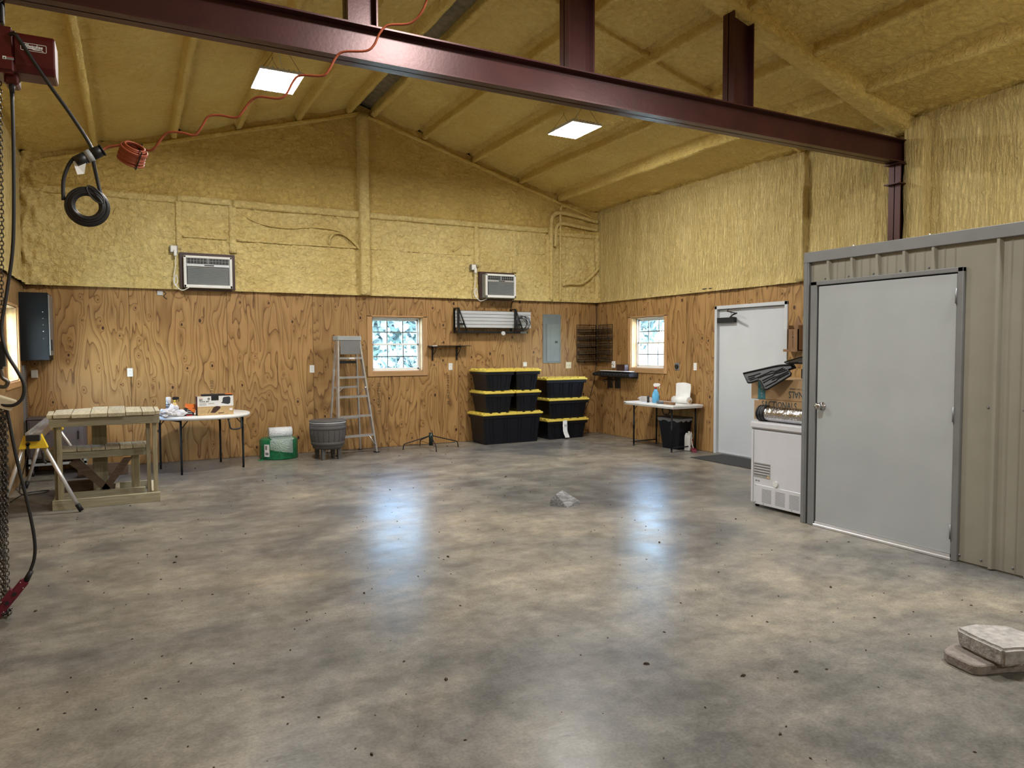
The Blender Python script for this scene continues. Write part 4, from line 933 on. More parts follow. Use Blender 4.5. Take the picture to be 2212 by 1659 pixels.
def crumple(name, label, cat, loc, R_, m, seed, sq=(1, 1, .7)):
    bm = bmesh.new(); bmesh.ops.create_icosphere(bm, subdivisions=4, radius=1)
    for v in bm.verts:
        p = v.co.copy(); q = 1 + .45 * nf(p * 1.6 + Vector((seed,) * 3)) + .28 * abs(nf(p * 4.5 + Vector((seed,) * 3))) + .10 * nf(p * 11)
        v.co = Vector((p.x * q * sq[0], p.y * q * sq[1], p.z * q * sq[2])) * R_
    zmin = min(v.co.z for v in bm.verts)
    for v in bm.verts: v.co.z = max(v.co.z - zmin * .85, 0.001)
    me = bpy.data.meshes.new(name); bm.to_mesh(me); bm.free(); me.materials.append(m)
    for f in me.polygons: f.use_smooth = False
    o = bpy.data.objects.new(name, me); COL.objects.link(o); tag(o, label, cat, loc=loc); return o
BAG = mat('thin_white_bag', (.72, .72, .76), .45, var=.08)
crumple('plastic_bag', 'crumpled white plastic bag at the left edge of the round table', 'bag', (.37, 9.90, tz), .072, BAG, 1.)
crumple('plastic_bag', 'crumpled white plastic bag in the middle of the round table clutter', 'bag', (.515, 9.90, tz), .062, BAG, 7., (1.15, .9, .65))
crumple('plastic_bag', 'crumpled white plastic bag heaped up against the spray bottle', 'bag', (.46, 10.035, tz), .072, BAG, 3., (.8, .8, 1.05))
t = thing('black_tool_case', 'flat black case on the round table beside the bench top', 'case', (.24, 10.10, tz), math.radians(5)); B().box((0, 0, 0), (.17, .14, .075), .008).done('case_body', BLACK, t); box('handle', (.05, -.012, .03), (.12, 0, .045), DGREY, t, .003)

# ---- bubble wrap
t = thing('green_wrapped_roll', 'wide green plastic wrapped roll standing on the floor by the back wall', 'roll', (1.865, 10.77, 0))
b = B().lathe([(.262, 0), (.268, .02), (.266, .15), (.264, .27), (.235, .295), (.12, .30), (.001, .30)], n=48)
for v in b.bm.verts:
    if v.co.z < .29: a = math.atan2(v.co.y, v.co.x); v.co += Vector((math.cos(a), math.sin(a), 0)) * (.010 * nf(Vector((a * 3, v.co.z * 6, 0))))
b.done('wrapped_body', GREEN, t)
def arcpatch(b, r, a0, a1, z0, z1, n=6):
    V = [[b.bm.verts.new((r * math.cos(a0 + (a1 - a0) * i / n), r * math.sin(a0 + (a1 - a0) * i / n), z)) for z in (z0, z1)] for i in range(n + 1)]
    for a, c in zip(V, V[1:]): b.bm.faces.new((a[0], c[0], c[1], a[1]))
    return b
b = arcpatch(B(), .276, math.radians(215), math.radians(233), .05, .225); b.done('paper_label', PAPER, t)
b = arcpatch(B(), .2775, math.radians(219), math.radians(225), .15, .205); arcpatch(b, .2775, math.radians(219), math.radians(230), .075, .11); b.done('label_print', GREYINK, t)
B().box((-.31, -.19, .0), (-.24, -.12, .012)).done('torn_flap', GREEN, t)
t = thing('bubble_wrap_roll', 'clear bubble wrap roll lying on top of the green roll', 'roll', (1.885, 10.72, .377))
b = B().cyl((-.17, 0, 0), (.155, 0, 0), .076, n=28); b.done('roll_body', mat('bubble_wrap_white', (.72, .74, .78), .25, bump=1., bscale=70), t)
b = B()
for k in range(15):
    for q in range(11):
        a = -.3 + q * .32 - PI * .55; x = -.155 + k * .0205 + (.01 if q % 2 else 0)
        b.lathe([(.009, 0), (.007, .004), (.001, .006)], n=6); 
        for v in b.bm.verts[-18:] if False else []: pass
b.bm.free(); b = B()
for k in range(15):
    for q in range(14):
        a = math.radians(-10 - q * 17); x = -.155 + k * .0205 + (.01 if q % 2 else 0); n0 = Vector((0, math.cos(a), math.sin(a))); c = Vector((x, 0, 0)) + n0 * .0755
        b.cyl(tuple(c), tuple(c + n0 * .005), .009, .004, n=6)
b.done('bubbles', mat('bubble_film', (.80, .82, .86), .12), t)
def sheet(u, v):
    x = -.165 + .31 * u + (.0 if v < .5 else -.0); 
    if v < .25: y = -.05 - v * .8; z = -.062 - .012 * (v / .25)
    else:
        w_ = (v - .25) / .75; y = -.25 + .0 - .012 * math.sin(w_ * 3); z = -.082 - w_ * (.14 + .06 * u)
    yy_ = y + (.045 * (abs(u - .55) * 2) ** 2 if v > .2 else 0)
    return (x - .02 * (v > .25), yy_ + .004 * nf(Vector((u * 20, v * 20, 0))) - .022, z + .004 * nf(Vector((u * 15, v * 15, 4))))
B().grid(sheet, 24, 20).done('hanging_sheet', FILM, t)

# ---- barrel cooler
t = thing('barrel_cooler_table', 'round grey resin cooler table on four short legs in front of the ladder', 'cooler', (2.475, 10.33, 0), math.radians(8))
rb = lambda z: .205 + .05 * math.sin(min(1, (z - .15) / .40) * PI * .62) ** .8
prof = [(rb(.15) * .93, .15)] + [(rb(z), z) for z in (.165, .2, .25, .3, .35, .4, .45, .5, .525)]
b = B().lathe(prof, n=40); body = b.done('barrel', COOLER, t)
for z in (.235, .455): B().lathe([(rb(z) + .0035, z - .02), (rb(z) + .005, z - .018), (rb(z + .03) + .005, z + .018), (rb(z + .03) + .0035, z + .02)], n=40).done('hoop', COOLER, body)
b = B()
for k in range(20):
    a = 2 * PI * k / 20
    for z0_, z1_ in zip((.26, .32, .38), (.32, .38, .43)): b.tube([((rb(z0_) + .001) * math.cos(a), (rb(z0_) + .001) * math.sin(a), z0_), ((rb(z1_) + .001) * math.cos(a), (rb(z1_) + .001) * math.sin(a), z1_)], .002, 4)
b.done('stave_grooves', BLACK, body)
B().lathe([(.250, .522), (.258, .526), (.258, .538), (.25, .541)], n=40).done('rim_ring', WHITE_PAINT, t)
B().lathe([(.255, .541), (.262, .546), (.262, .556), (.25, .562), (.001, .566)], n=40).done('lid', COOLER, t)
for a in (45, 135, 225, 315):
    a = math.radians(a); x, y = math.cos(a) * .165, math.sin(a) * .165
    B().cyl((x, y, .17), (x * 1.03, y * 1.03, 0), .038, .030, n=4).done('leg', COOLER, t)

# ---- step ladder
t = thing('step_ladder', 'tall aluminium step ladder open against the back wall beside the window', 'ladder', (2.975, 10.52, 0), math.radians(13))
Ht = 1.74; wb_, wt_ = .32, .175; yt = .24
def fx(z): return wb_ + (wt_ - wb_) * z / Ht
def fy_(z): return yt * z / Ht
for s in (-1, 1):
    l = B().hexa([(s * wb_ - .012, 0, 0), (s * wb_ + .012, 0, 0), (s * wb_ + .012, .06, 0), (s * wb_ - .012, .06, 0), (s * wt_ - .012, yt, Ht), (s * wt_ + .012, yt, Ht), (s * wt_ + .012, yt + .06, Ht), (s * wt_ - .012, yt + .06, Ht)]).done('front_rail', ALU, t)
    box('foot', (s * wb_ - .03, -.03, 0), (s * wb_ + .03, .07, .012), RUBBER, l, .003)
    l = B().hexa([(s * .27 - .01, .42, 0), (s * .27 + .01, .42, 0), (s * .27 + .01, .46, 0), (s * .27 - .01, .46, 0), (s * .165 - .01, yt + .08, Ht), (s * .165 + .01, yt + .08, Ht), (s * .165 + .01, yt + .12, Ht), (s * .165 - .01, yt + .12, Ht)]).done('rear_rail', ALU, t)
    box('foot', (s * .27 - .025, .41, 0), (s * .27 + .025, .465, .012), RUBBER, l, .003)
    B().tube([(s * fx(.02) * .98, .02, .10), (s * .20, .035, .27)], .008, 6).done('corner_brace', ALU, t)
    B().tube([(s * .19, .10, 1.0), (s * .21, .36, .86)], .006, 5).done('spreader', ALU, t)
for z in (.285, .58, .875, 1.165, 1.455):
    x = fx(z) - .008; y = fy_(z)
    B().box((-x, y - .01, z - .012), (x, y + .075, z), .001).box((-x, y - .012, z - .03), (x, y - .008, z)).done('step', BRIGHT_ALU if False else ALU, t)
for z in (.5, .98):
    x = .27 - .1 * z / Ht; y = .43 - .1 * z / Ht; box('rear_bar', (-x, y, z), (x, y + .012, z + .03), ALU, t)
B().box((-wt_ - .02, yt - .02, Ht - .035), (wt_ + .02, yt + .15, Ht + .035), .008).done('top_cap', GRILLE, t)
B().box((-wt_ + .01, yt - .035, Ht - .24), (wt_ - .01, yt - .03, Ht - .035)).done('warning_plate', TRIM_GREY, t)
box('step_label', (-.03, fy_(1.455) - .0135, 1.428), (.06, fy_(1.455) - .012, 1.448), WHITE, t)
B().prism([(-.15, .0), (.15, .0), (.13, .04), (-.13, .04)], yt + .05, yt + .12, 'y').done('bucket_tray', DGREY, t).location = (0, .0, 1.36)

# ---- tree stand
t = thing('tree_stand', 'black four-legged metal tree stand on the floor below the wall shelf', 'stand', (4.16, 10.58, 0))
B().cyl((0, 0, .05), (0, 0, .25), .032, n=20).done('tube', mat('dark_green_steel', (.012, .025, .02), .4, .2), t)
for x, y in ((-.44, .07), (-.08, -.42), (.46, -.02), (-.02, .44)):
    v = Vector((x, y, 0)); B().tube([(v.x * .07, v.y * .07, .20), (v.x * .5, v.y * .5, .145), (v.x * .9, v.y * .9, .095), (v.x * .97, v.y * .97, .075), (v.x, v.y, .0)], .0085, 8, sub=3).done('leg', DARK_STEEL, t)
    B().tube([(v.x * .07, v.y * .07, .07), (v.x * .88, v.y * .88, .075)], .004, 5).done('brace_rod', DARK_STEEL, t)

# ---- totes
def tote(label, loc, rz, w, d, h, nr=4, group='black storage totes with yellow lids'):
    t = thing('storage_tote', label, 'tote', loc, rz, group)
    hb = h - .045; tw, td = w - .05, d - .05; bw, bd = w - .14, d - .12
    def ring(k, z, inset=0):
        W_, D_ = (bw + (tw - bw) * k) / 2 - inset, (bd + (td - bd) * k) / 2 - inset; c = .03
        return [(-W_ + c, -D_), (W_ - c, -D_), (W_, -D_ + c), (W_, D_ - c), (W_ - c, D_), (-W_ + c, D_), (-W_, D_ - c), (-W_, -D_ + c)]
    B().prism(ring(0, 0), 0, hb, 'z', ring(1, 0)).done('tub', BLACK_TUB, t)
    # ribs
    for k in range(nr):
        f0 = (k + .5) / nr * 1.0 - .5
        x0_, x1_ = f0 * bw, f0 * tw; rw = .03
        r = B()
        for q in (-1, 1): r.hexa([(x0_ + q * rw - .006, -bd / 2 - .006, .03), (x0_ + q * rw + .006, -bd / 2 - .006, .03), (x0_ + q * rw + .006, -bd / 2 + .01, .03), (x0_ + q * rw - .006, -bd / 2 + .01, .03), (x1_ + q * rw - .006, -td / 2 - .003, hb - .07), (x1_ + q * rw + .006, -td / 2 - .003, hb - .07), (x1_ + q * rw + .006, -td / 2 + .02, hb - .07), (x1_ + q * rw - .006, -td / 2 + .02, hb - .07)])
        r.done('rib', BLACK_TUB, t)
    box('rim', (-tw / 2 - .008, -td / 2 - .008, hb - .055), (tw / 2 + .008, td / 2 + .008, hb), BLACK_TUB, t, .006)
    lid = B().box((-w / 2, -d / 2, hb - .005), (w / 2, d / 2, h - .016), .008)
    n = max(3, int(w / .15))
    for k in range(n):
        xa = -w / 2 + .03 + (w - .06) * k / n; xb = xa + (w - .06) / n * .6
        lid.box((xa, -d / 2 + .004, h - .018), (xb, -d / 2 + .05, h), .004); lid.box((xa, d / 2 - .05, h - .018), (xb, d / 2 - .004, h), .004)
    for k in range(3):
        ya_ = -d / 2 + .07 + (d - .14) * k / 3; lid.box((-w / 2 + .004, ya_, h - .018), (-w / 2 + .05, ya_ + .08, h), .004); lid.box((w / 2 - .05, ya_, h - .018), (w / 2 - .004, ya_ + .08, h), .004)
    lid.box((-w / 2 + .08, -d / 2 + .08, h - .018), (w / 2 - .08, d / 2 - .08, h - .003), .004)
    lid.done('lid', LIDY, t); return t
Hs = .358
tote('widest black tote with yellow lid, bottom of the left stack', (5.585, 10.765, 0), math.radians(1.5), 1.15, .60, .525, 4)
tote('black tote in the left column, middle row of the left stack', (5.325, 10.745, .526), 0, .555, .62, Hs, 3)
tote('black tote in the right column, middle row of the left stack', (5.87, 10.75, .526), 0, .49, .60, Hs, 2)
tote('topmost black tote in the left column of the left stack', (5.325, 10.74, .528 + Hs), math.radians(2), .555, .62, Hs, 3)
tote('topmost black tote in the right column of the left stack', (5.86, 10.74, .528 + Hs), 0, .49, .62, Hs, 2)
tote('black tote at the floor of the right stack with white paper taped on', (6.715, 10.80, 0), math.radians(2), .87, .50, Hs, 4)
tote('middle black tote of the three in the right stack', (6.74, 10.80, Hs + .001), math.radians(1), .85, .50, Hs, 4)
tote('top black tote of the three in the right stack', (6.70, 10.80, 2 * Hs + .002), math.radians(-1), .84, .50, Hs, 4)
def papr(u, v):
    x = -.045 + .09 * u + (.035 * max(0, v - .62) * 2.6); return (x, -.010 - .02 * v + .008 * nf(Vector((u * 3, v * 5, 0))) - (.03 * max(0, v - .7)), -.30 * v)
o = B().grid(papr, 8, 20).done('paper_slip', PAPER, None, fix=False); tag(o, 'torn white paper slip hanging on the front of the lowest right tote', 'paper', loc=(6.64, 10.555, .325))
text('N', .06, INKB, o, (-.015, -.020, -.11)); 
# ---- small white plug-in by tote
outlet('small white cable plate low behind the right tote stack', (7.30, YB, .33), 0, WHITE, w=.09, h=.05)

# ---- right table
x0, x1, ya, yb2, ht2 = 7.06, 7.665, 8.22, 9.43, .715
t = thing('rectangular_folding_table', 'white rectangular folding table against the right wall under the window', 'table', (x0, ya, 0))
w, l = x1 - x0, yb2 - ya
B().box((0, 0, ht2 - .035), (w, l, ht2), .010, seg=2).box((.015, .015, ht2 - .05), (w - .015, l - .015, ht2 - .03)).done('tabletop', WHITE, t)
box('corner_clip', (-.003, l - .06, ht2 - .024), (.0, l - .025, ht2 - .012), BLACK, t)
for y in (.14, l - .15):
    for x in (.10, w - .04):
        b = B().cyl((x, y, .02), (x, y, ht2 - .05), .013, n=12).cyl((x, y, .28), (x, y, .40), .016, n=12); lg = b.done('leg', SLATE, t)
        B().cyl((x, y, 0), (x, y, .025), .016, n=12).done('foot_cap', BLACK, lg)
    B().cyl((.10, y, .07), (w - .04, y, .07), .009, n=10).done('leg_crossbar', SLATE, t)
    B().tube([(.10, y, ht2 - .14), (.10, y + (.09 if y < .5 else -.09), ht2 - .05)], .006, 6).done('leg_brace', SLATE, t)
B().tube([(w - .2, .55, ht2 - .05), (w - .2, .55, ht2 - .14), (w - .2, .59, ht2 - .19), (w - .2, .68, ht2 - .19), (w - .2, .72, ht2 - .14), (w - .2, .72, ht2 - .05)], .010, 8, sub=4).done('carry_handle', BLACK, t)
tz = ht2
sprayer('glass_cleaner_bottle', 'blue spray bottle with white head and red collar on the rectangular table', (7.26, 8.86, tz), math.radians(130), BLUE, WHITE, REDP, 1.13)
t = thing('small_dark_bottle', 'short dark cylinder standing on the rectangular table', 'bottle', (7.20, 8.97, tz)); B().lathe([(.018, 0), (.02, .004), (.02, .05), (.0165, .055), (.0165, .06), (.02, .065), (.02, .105), (.001, .107)], n=20).done('bottle_body', BLACK, t)
crumple('clear_packaging', 'clear crumpled plastic packaging at the far end of the rectangular table', 'packaging', (7.32, 9.18, tz), .085, FILM, 4., (1., 1.6, .45))
crumple('folded_grey_cloth', 'dark grey cloth folded beside the blue spray bottle', 'cloth', (7.24, 8.67, tz), .075, CLOTH, 9., (1., 1.5, .22))
t = thing('paper_towel_roll', 'white paper roll with its sheet propped up at the back of the rectangular table', 'paper roll', (7.50, 8.62, tz + .055), 0)
B().cyl((0, -.26, 0), (0, .09, 0), .054, n=28).done('roll_body', PAPER, t)
def psheet(u, v): return (.05 + .015 * v + .01 * math.sin(u * 5) + .01 * nf(Vector((u * 3, v * 2, 0))), -.22 + .32 * u, -.02 + .27 * v + .02 * (u < .5) * 0 + .018 * math.sin(u * 3))
B().grid(psheet, 16, 12).done('propped_sheet', PAPER, t); B().cyl((0, -.29, -.01), (0, -.26, -.01), .022, n=16).done('core', CARD, t)
t = thing('wood_block', 'small weathered wooden block on the rectangular table before the paper roll', 'block', (7.16, 8.34, tz), math.radians(-5)); B().box((0, 0, 0), (.05, .24, .04), .003).done('block_body', BROWNWOOD, t)
# ---- bin, jug, brush
t = thing('waste_bin', 'black waste bin with a grey liner under the rectangular table', 'bin', (7.515, 8.70, 0), math.radians(4))
B().prism([(-.09, -.17), (.09, -.17), (.09, .17), (-.09, .17)], 0, .49, 'z', [(-.13, -.235), (.13, -.235), (.13, .235), (-.13, .235)]).done('bin_body', BLACK_TUB, t)
b = B(); T_ = [(-.135, -.24), (.135, -.24), (.135, .24), (-.135, .24)]
for k in range(4):
    a, c = T_[k], T_[(k + 1) % 4]; n = 8
    V = [[b.bm.verts.new((a[0] + (c[0] - a[0]) * i / n, a[1] + (c[1] - a[1]) * i / n, z)) for z in (.44 + .015 * math.sin(i * 2 + k), .485)] for i in range(n + 1)]
    for p, q in zip(V, V[1:]): b.bm.faces.new((p[0], q[0], q[1], p[1]))
b.done('liner_rim', GREYINK, t); b = B().box((-.14, -.25, .485), (.14, .25, .50), .004); b.done('bin_rim', BLACK, t)
t = thing('detergent_jug', 'white plastic jug with red label beside the waste bin', 'jug', (7.55, 8.42, 0), math.radians(35))
B().prism([(-.09, 0), (.09, 0), (.095, .14), (.07, .23), (.03, .265), (-.02, .27), (-.075, .24), (-.09, .20)], -.045, .045, 'y').done('jug_body', WHITE, t, bevel=.008)
B().box((-.03, -.05, .20), (.03, .05, .235), .006).done('handle_hole', GREYINK, t)
box('label', (.0, -.047, .02), (.085, -.0455, .17), REDP, t); B().cyl((.02, 0, .26), (.02, 0, .29), .016, n=14).done('cap', WHITE, t)
for k in range(3): box('label_print', (.01, -.048, .05 + k * .035), (.07, -.0468, .062 + k * .035), PAPER, t)
t = thing('scrub_brush_head', 'dark red floor tool head lying at the foot of the rectangular table', 'brush', (7.50, 8.26, 0), math.radians(60))
B().prism([(-.09, 0), (.09, 0), (.075, .035), (.02, .055), (-.06, .04)], -.035, .035, 'y').done('head_body', REDP if False else PRED, t, bevel=.004); box('head_label', (-.04, -.037, .01), (.05, -.0355, .025), PAPER, t)
B().tube([(.01, 0, .05), (.03, .02, .16), (.02, .03, .30)], .006, 6, sub=4).done('thin_handle', WHITE, t)

# ---- mat
t = thing('door_mat', 'flat dark grey mat on the floor at the exterior door', 'mat', (7.06, 6.62, 0)); B().box((0, 0, 0), (.60, 1.20, .008), .003).done('mat_pile', MATM, t); B().box((-.012, -.012, 0), (.612, 1.212, .005), .002).done('mat_border', RUBBER, t)

# ---- freezer and load
xf = 5.42; y0f, y1f = 4.47, 5.15
t = thing('chest_freezer', 'white chest freezer beside the metal office, end with vents showing', 'freezer', (xf, y0f, 0))
B().box((0, 0, .03), (1.0, y1f - y0f, .765), .012, seg=2).done('cabinet', FREEZ, t); B().box((-.012, -.01, .775), (1.01, y1f - y0f + .01, .845), .014, seg=2).done('lid', FREEZ, t)
box('gasket', (.01, .01, .763), (.99, y1f - y0f - .01, .777), GREYINK, t)
box('corner_trim', (-.004, y1f - y0f - .045, .03), (.0, y1f - y0f - .04, .76), GRILLE, t)
L_ = y1f - y0f
vp = B().box((-.008, .02, .03), (0, L_ - .07, .225), .003).done('vent_panel', FREEZ, t)
for g in range(3):
    for k in range(11):
        ya_ = .075 + g * .165; box('vent_slot', (-.0095, ya_, .06 + k * .0125), (-.008, ya_ + .115, .064 + k * .0125), GREYINK, vp)
B().cyl((-.016, .355, .262), (0, .355, .262), .028, n=24).done('drain_cap', WHITE, t)
lb = box('warning_label', (-.002, .425, .295), (0, L_ - .05, .44), mat('label_grey', (.33, .33, .32), .6), t)
for k in range(9): box('label_text', (-.003, .44 if k > 5 else .43, .425 - k * .013), (-.002, L_ - .055, .429 - k * .013), PAPER if k % 2 else INKB, lb)
B().prism([(.43, .30), (.47, .30), (.45, .335)], -.0035, -.002, 'x').done('warning_triangle', mat('triangle_orange', (.6, .45, .25), .6), lb)
text('4K118', .02, INKB, t, (-.002, .61, .255), (PI / 2, 0, -PI / 2))
for yq, z in ((.03, .05), (L_ - .08, .05), (.16, .045), (.50, .045), (.03, .215), (L_ - .08, .215)): B().cyl((-.011, yq, z), (-.007, yq, z), .006, n=8).done('screw', GRILLE, vp)
for yq in (.05, L_ - .05):
    for xq_ in (.05, .95): B().cyl((xq_, yq, 0), (xq_, yq, .035), .02, n=10).done('foot', BLACK, t)
zf = .845
bx = 5.60
t = thing('cardboard_box', 'brown carton printed in dark letters lying on the freezer, lower of two', 'box', (bx, 4.48, zf), 0, 'brown cartons on the freezer')
B().box((0, 0, 0), (.62, .80, .205), .003).done('carton', CARD, t)
text('SACTIONALS', .094, INK, t, (-.0015, .70, .128), (PI / 2, 0, -PI / 2), sx=.78, off=.0006)
B().box((-.001, .74, .192), (.10, .801, .2055)).done('packing_tape', WHITE_PAINT, t)
t = thing('cardboard_box', 'brown carton with a teal band and upside-down letters, upper of two on the freezer', 'box', (bx, 4.475, zf + .207), 0, 'brown cartons on the freezer')
B().box((0, 0, 0), (.62, .845, .20), .003).done('carton', CARD, t)
box('teal_band', (-.0015, .66, 0), (0, .755, .2), TEAL, t)
text('SACTIONALS', .094, INK, t, (-.0015, -.06, .095), (PI / 2, PI, -PI / 2), sx=.78, off=.0006) 
text('A PIECE THAT CAN CHANGE', .022, INK, t, (-.0015, .10, .125), (PI / 2, PI, -PI / 2), sx=.9)
for k in range(5): box('teal_band_print', (-.0025, .695, .02 + k * .03), (-.0015, .71 + .006 * (k % 2), .036 + k * .03), GREYINK, t)
zz = zf + .407
# duct
t = thing('foil_duct_roll', 'silver foil flexible duct with a black collar lying on the freezer', 'duct', (5.505, 4.50, zf + .078))
b = B(); pr_ = []
n = 64
V = []
for i in range(n + 1):
    y = .50 * i / n; r = .070 + .005 * math.sin(i * 1.57) + .003 * nf(Vector((i * .7, 0, 0)))
    V.append([b.bm.verts.new((r * math.cos(2 * PI * k / 24) * (1 + .02 * nf(Vector((k, i * .4, 1)))), y, r * math.sin(2 * PI * k / 24))) for k in range(24)])
for a, c in zip(V, V[1:]):
    for k in range(24): b.bm.faces.new((a[k], a[(k + 1) % 24], c[(k + 1) % 24], c[k]))
b.done('foil_hose', SILVER, t)
b = B().cyl((0, .50, 0), (0, .60, 0), .077, n=28)
for k in range(3): b.cyl((0, .515 + k * .035, 0), (0, .53 + k * .035, 0), .080, n=28)
b.done('collar', BLACK, t); B().cyl((0, .6, 0), (0, .601, 0), .060, n=28).done('collar_mouth', DARK_STEEL, t)
# car mats
def floor_liner(name, label, poly, h0, loc, rot, ribs):
    t = thing(name, label, 'car mat', loc); t.rotation_euler = rot
    B().prism(poly, 0, .012, 'z').done('liner_tray', RUBBER, t, bevel=.003)
    b = B(); c = Vector((sum(p[0] for p in poly) / len(poly), sum(p[1] for p in poly) / len(poly)))
    P = [Vector((p[0], p[1], .012)) for p in poly]; b.tube(P, .009, 6, closed=True, smooth=False); b.done('raised_rim', RUBBER, t)
    b = B()
    for r_ in ribs: b.tube([(x, y, .013) for x, y in r_], .0045, 5, smooth=False)
    b.done('rib', DGREY, t)
    return t
t = thing('rubber_floor_liner', 'ribbed black rubber car mat draped over the upper carton and hanging off its corner', 'car mat', (0, 0, 0))
MO = [(5.543, 5.376, 1.304), (5.473, 5.243, 1.216), (5.475, 5.208, 1.219), (5.496, 5.13, 1.245), (5.488, 5.097, 1.235), (5.43, 4.991, 1.162), (5.433, 4.956, 1.166), (5.544, 4.777, 1.304), (5.556, 4.782, 1.32), (5.583, 4.84, 1.354), (5.603, 4.768, 1.378), (5.624, 4.814, 1.404), (5.614, 4.965, 1.393), (5.604, 5.038, 1.38)]
MR = [[(5.518, 5.284, 1.273), (5.531, 5.225, 1.289), (5.55, 5.156, 1.312)], [(5.493, 5.238, 1.242), (5.51, 5.179, 1.262), (5.571, 5.031, 1.338), (5.57, 4.977, 1.337), (5.597, 4.915, 1.371)], [(5.511, 5.149, 1.263), (5.534, 5.087, 1.293), (5.559, 4.985, 1.324), (5.59, 4.886, 1.362)], [(5.494, 5.079, 1.243), (5.539, 4.984, 1.298), (5.552, 4.973, 1.315), (5.56, 4.928, 1.325), (5.583, 4.857, 1.354)], [(5.478, 5.052, 1.223), (5.527, 4.961, 1.283), (5.531, 4.924, 1.289), (5.573, 4.831, 1.341)], [(5.451, 5.002, 1.189), (5.499, 4.907, 1.249), (5.514, 4.903, 1.267), (5.559, 4.813, 1.324)], [(5.502, 5.268, 1.252), (5.521, 5.202, 1.276)], [(5.501, 4.967, 1.251), (5.566, 4.83, 1.332)]]
b = B(); nrm_ = Vector((-.62, 0, .78)).normalized(); n_ = len(MO)
fa = [b.bm.verts.new(Vector(q)) for q in MO]; fb_ = [b.bm.verts.new(Vector(q) - nrm_ * .010) for q in MO]
b.bm.faces.new(fa); b.bm.faces.new(fb_[::-1])
for i in range(n_): b.bm.faces.new((fa[i], fb_[i], fb_[(i + 1) % n_], fa[(i + 1) % n_]))
b.done('liner_tray', RUBBER, t)
b = B(); b.tube([Vector(q) + nrm_ * .004 for q in MO], .008, 6, closed=True, smooth=False); b.done('raised_rim', RUBBER, t)
b = B()
for r_ in MR: b.tube([Vector(q) + nrm_ * .002 for q in r_], .005, 5, smooth=False)
b.done('rib', RUBBER, t)
floor_liner('rubber_floor_liner', 'black rubber car mat lying topmost above the ribbed one on the cartons', [(0, 0), (.4, 0), (.42, .5), (.2, .56), (-.06, .50), (-.10, .42), (-.04, .36), (-.06, .05)], 0, (5.62, 4.36, zz + .155), (math.radians(2), math.radians(-8), 0), [])
t = thing('rubber_floor_liner', 'folded black rubber mat bunched beneath the others by the office trim', 'car mat', (5.66, 4.47, zz)); B().box((0, 0, 0), (.34, .30, .13), .02, seg=2).done('folded_mat', RUBBER, t); B().box((-.006, .02, .045), (.0, .28, .055)).done('fold_line', DARK_STEEL, t)

# ---- wedge and pavers
o = B()
v = [(3.665, 6.09, 0), (3.775, 5.94, 0), (3.975, 6.02, 0), (3.87, 6.18, 0), (3.675, 6.07, .118), (3.70, 6.02, .122), (3.80, 6.10, .135), (3.79, 6.14, .13)]
b = B(); V = [b.bm.verts.new(p) for p in [(3.660, 6.10, 0), (3.765, 5.935, 0), (3.965, 6.005, 0), (3.87, 6.17, 0), (3.700, 6.045, .118), (3.825, 6.125, .135), (3.955, 6.01, .035), (3.775, 5.95, .012), (3.663, 6.09, .06), (3.80, 6.16, .06)]]
for f in ((0, 3, 2, 1), (4, 7, 6, 5), (0, 1, 7, 4, 8), (1, 2, 6, 7), (2, 3, 9, 5, 6), (0, 8, 9, 3), (8, 4, 5, 9)): b.bm.faces.new([V[i] for i in f])
w_ = b.done('wood_wheel_chock', GREYWOOD); tag(w_, 'weathered grey wooden wedge alone in the middle of the concrete floor', 'wedge')
b = B().prism([(3.560, 2.10), (3.525, 2.06), (3.50, 1.93), (3.52, 1.905), (3.66, 1.86), (3.80, 1.80), (3.95, 1.86), (3.90, 2.05), (3.66, 2.12)], 0, .05); p1 = b.done('concrete_paver', STONE2, bevel=.006); tag(p1, 'flat brownish paver on the floor, lower of the two at the right edge', 'paver', 'pavers stacked at the right edge')
top = [(3.655, 2.10), (3.79, 2.085), (3.91, 1.99), (3.90, 1.86), (3.70, 1.785), (3.575, 1.83), (3.61, 1.97)]
cc = Vector((3.74, 1.95)); bot = [tuple(cc + (Vector(p) - cc) * .93) for p in top]
b = B().prism(bot, .052, .145, 'z', top); bmesh.ops.recalc_face_normals(b.bm, faces=b.bm.faces[:]); bmesh.ops.bevel(b.bm, geom=b.bm.edges[:], offset=.013, segments=3, affect='EDGES')
for q in range(2): bmesh.ops.subdivide_edges(b.bm, edges=[e for e in b.bm.edges if e.calc_length() > .04], cuts=1, use_grid_fill=True)
for v_ in b.bm.verts: v_.co += Vector((nf(v_.co * 30), nf(v_.co * 30 + Vector((5, 5, 5))), .5 * nf(v_.co * 25 + Vector((9, 9, 9))))) * .004
p2 = b.done('concrete_paver', STONE); tag(p2, 'thick pale grey rough-edged paver resting on the brown one', 'paver', 'pavers stacked at the right edge')

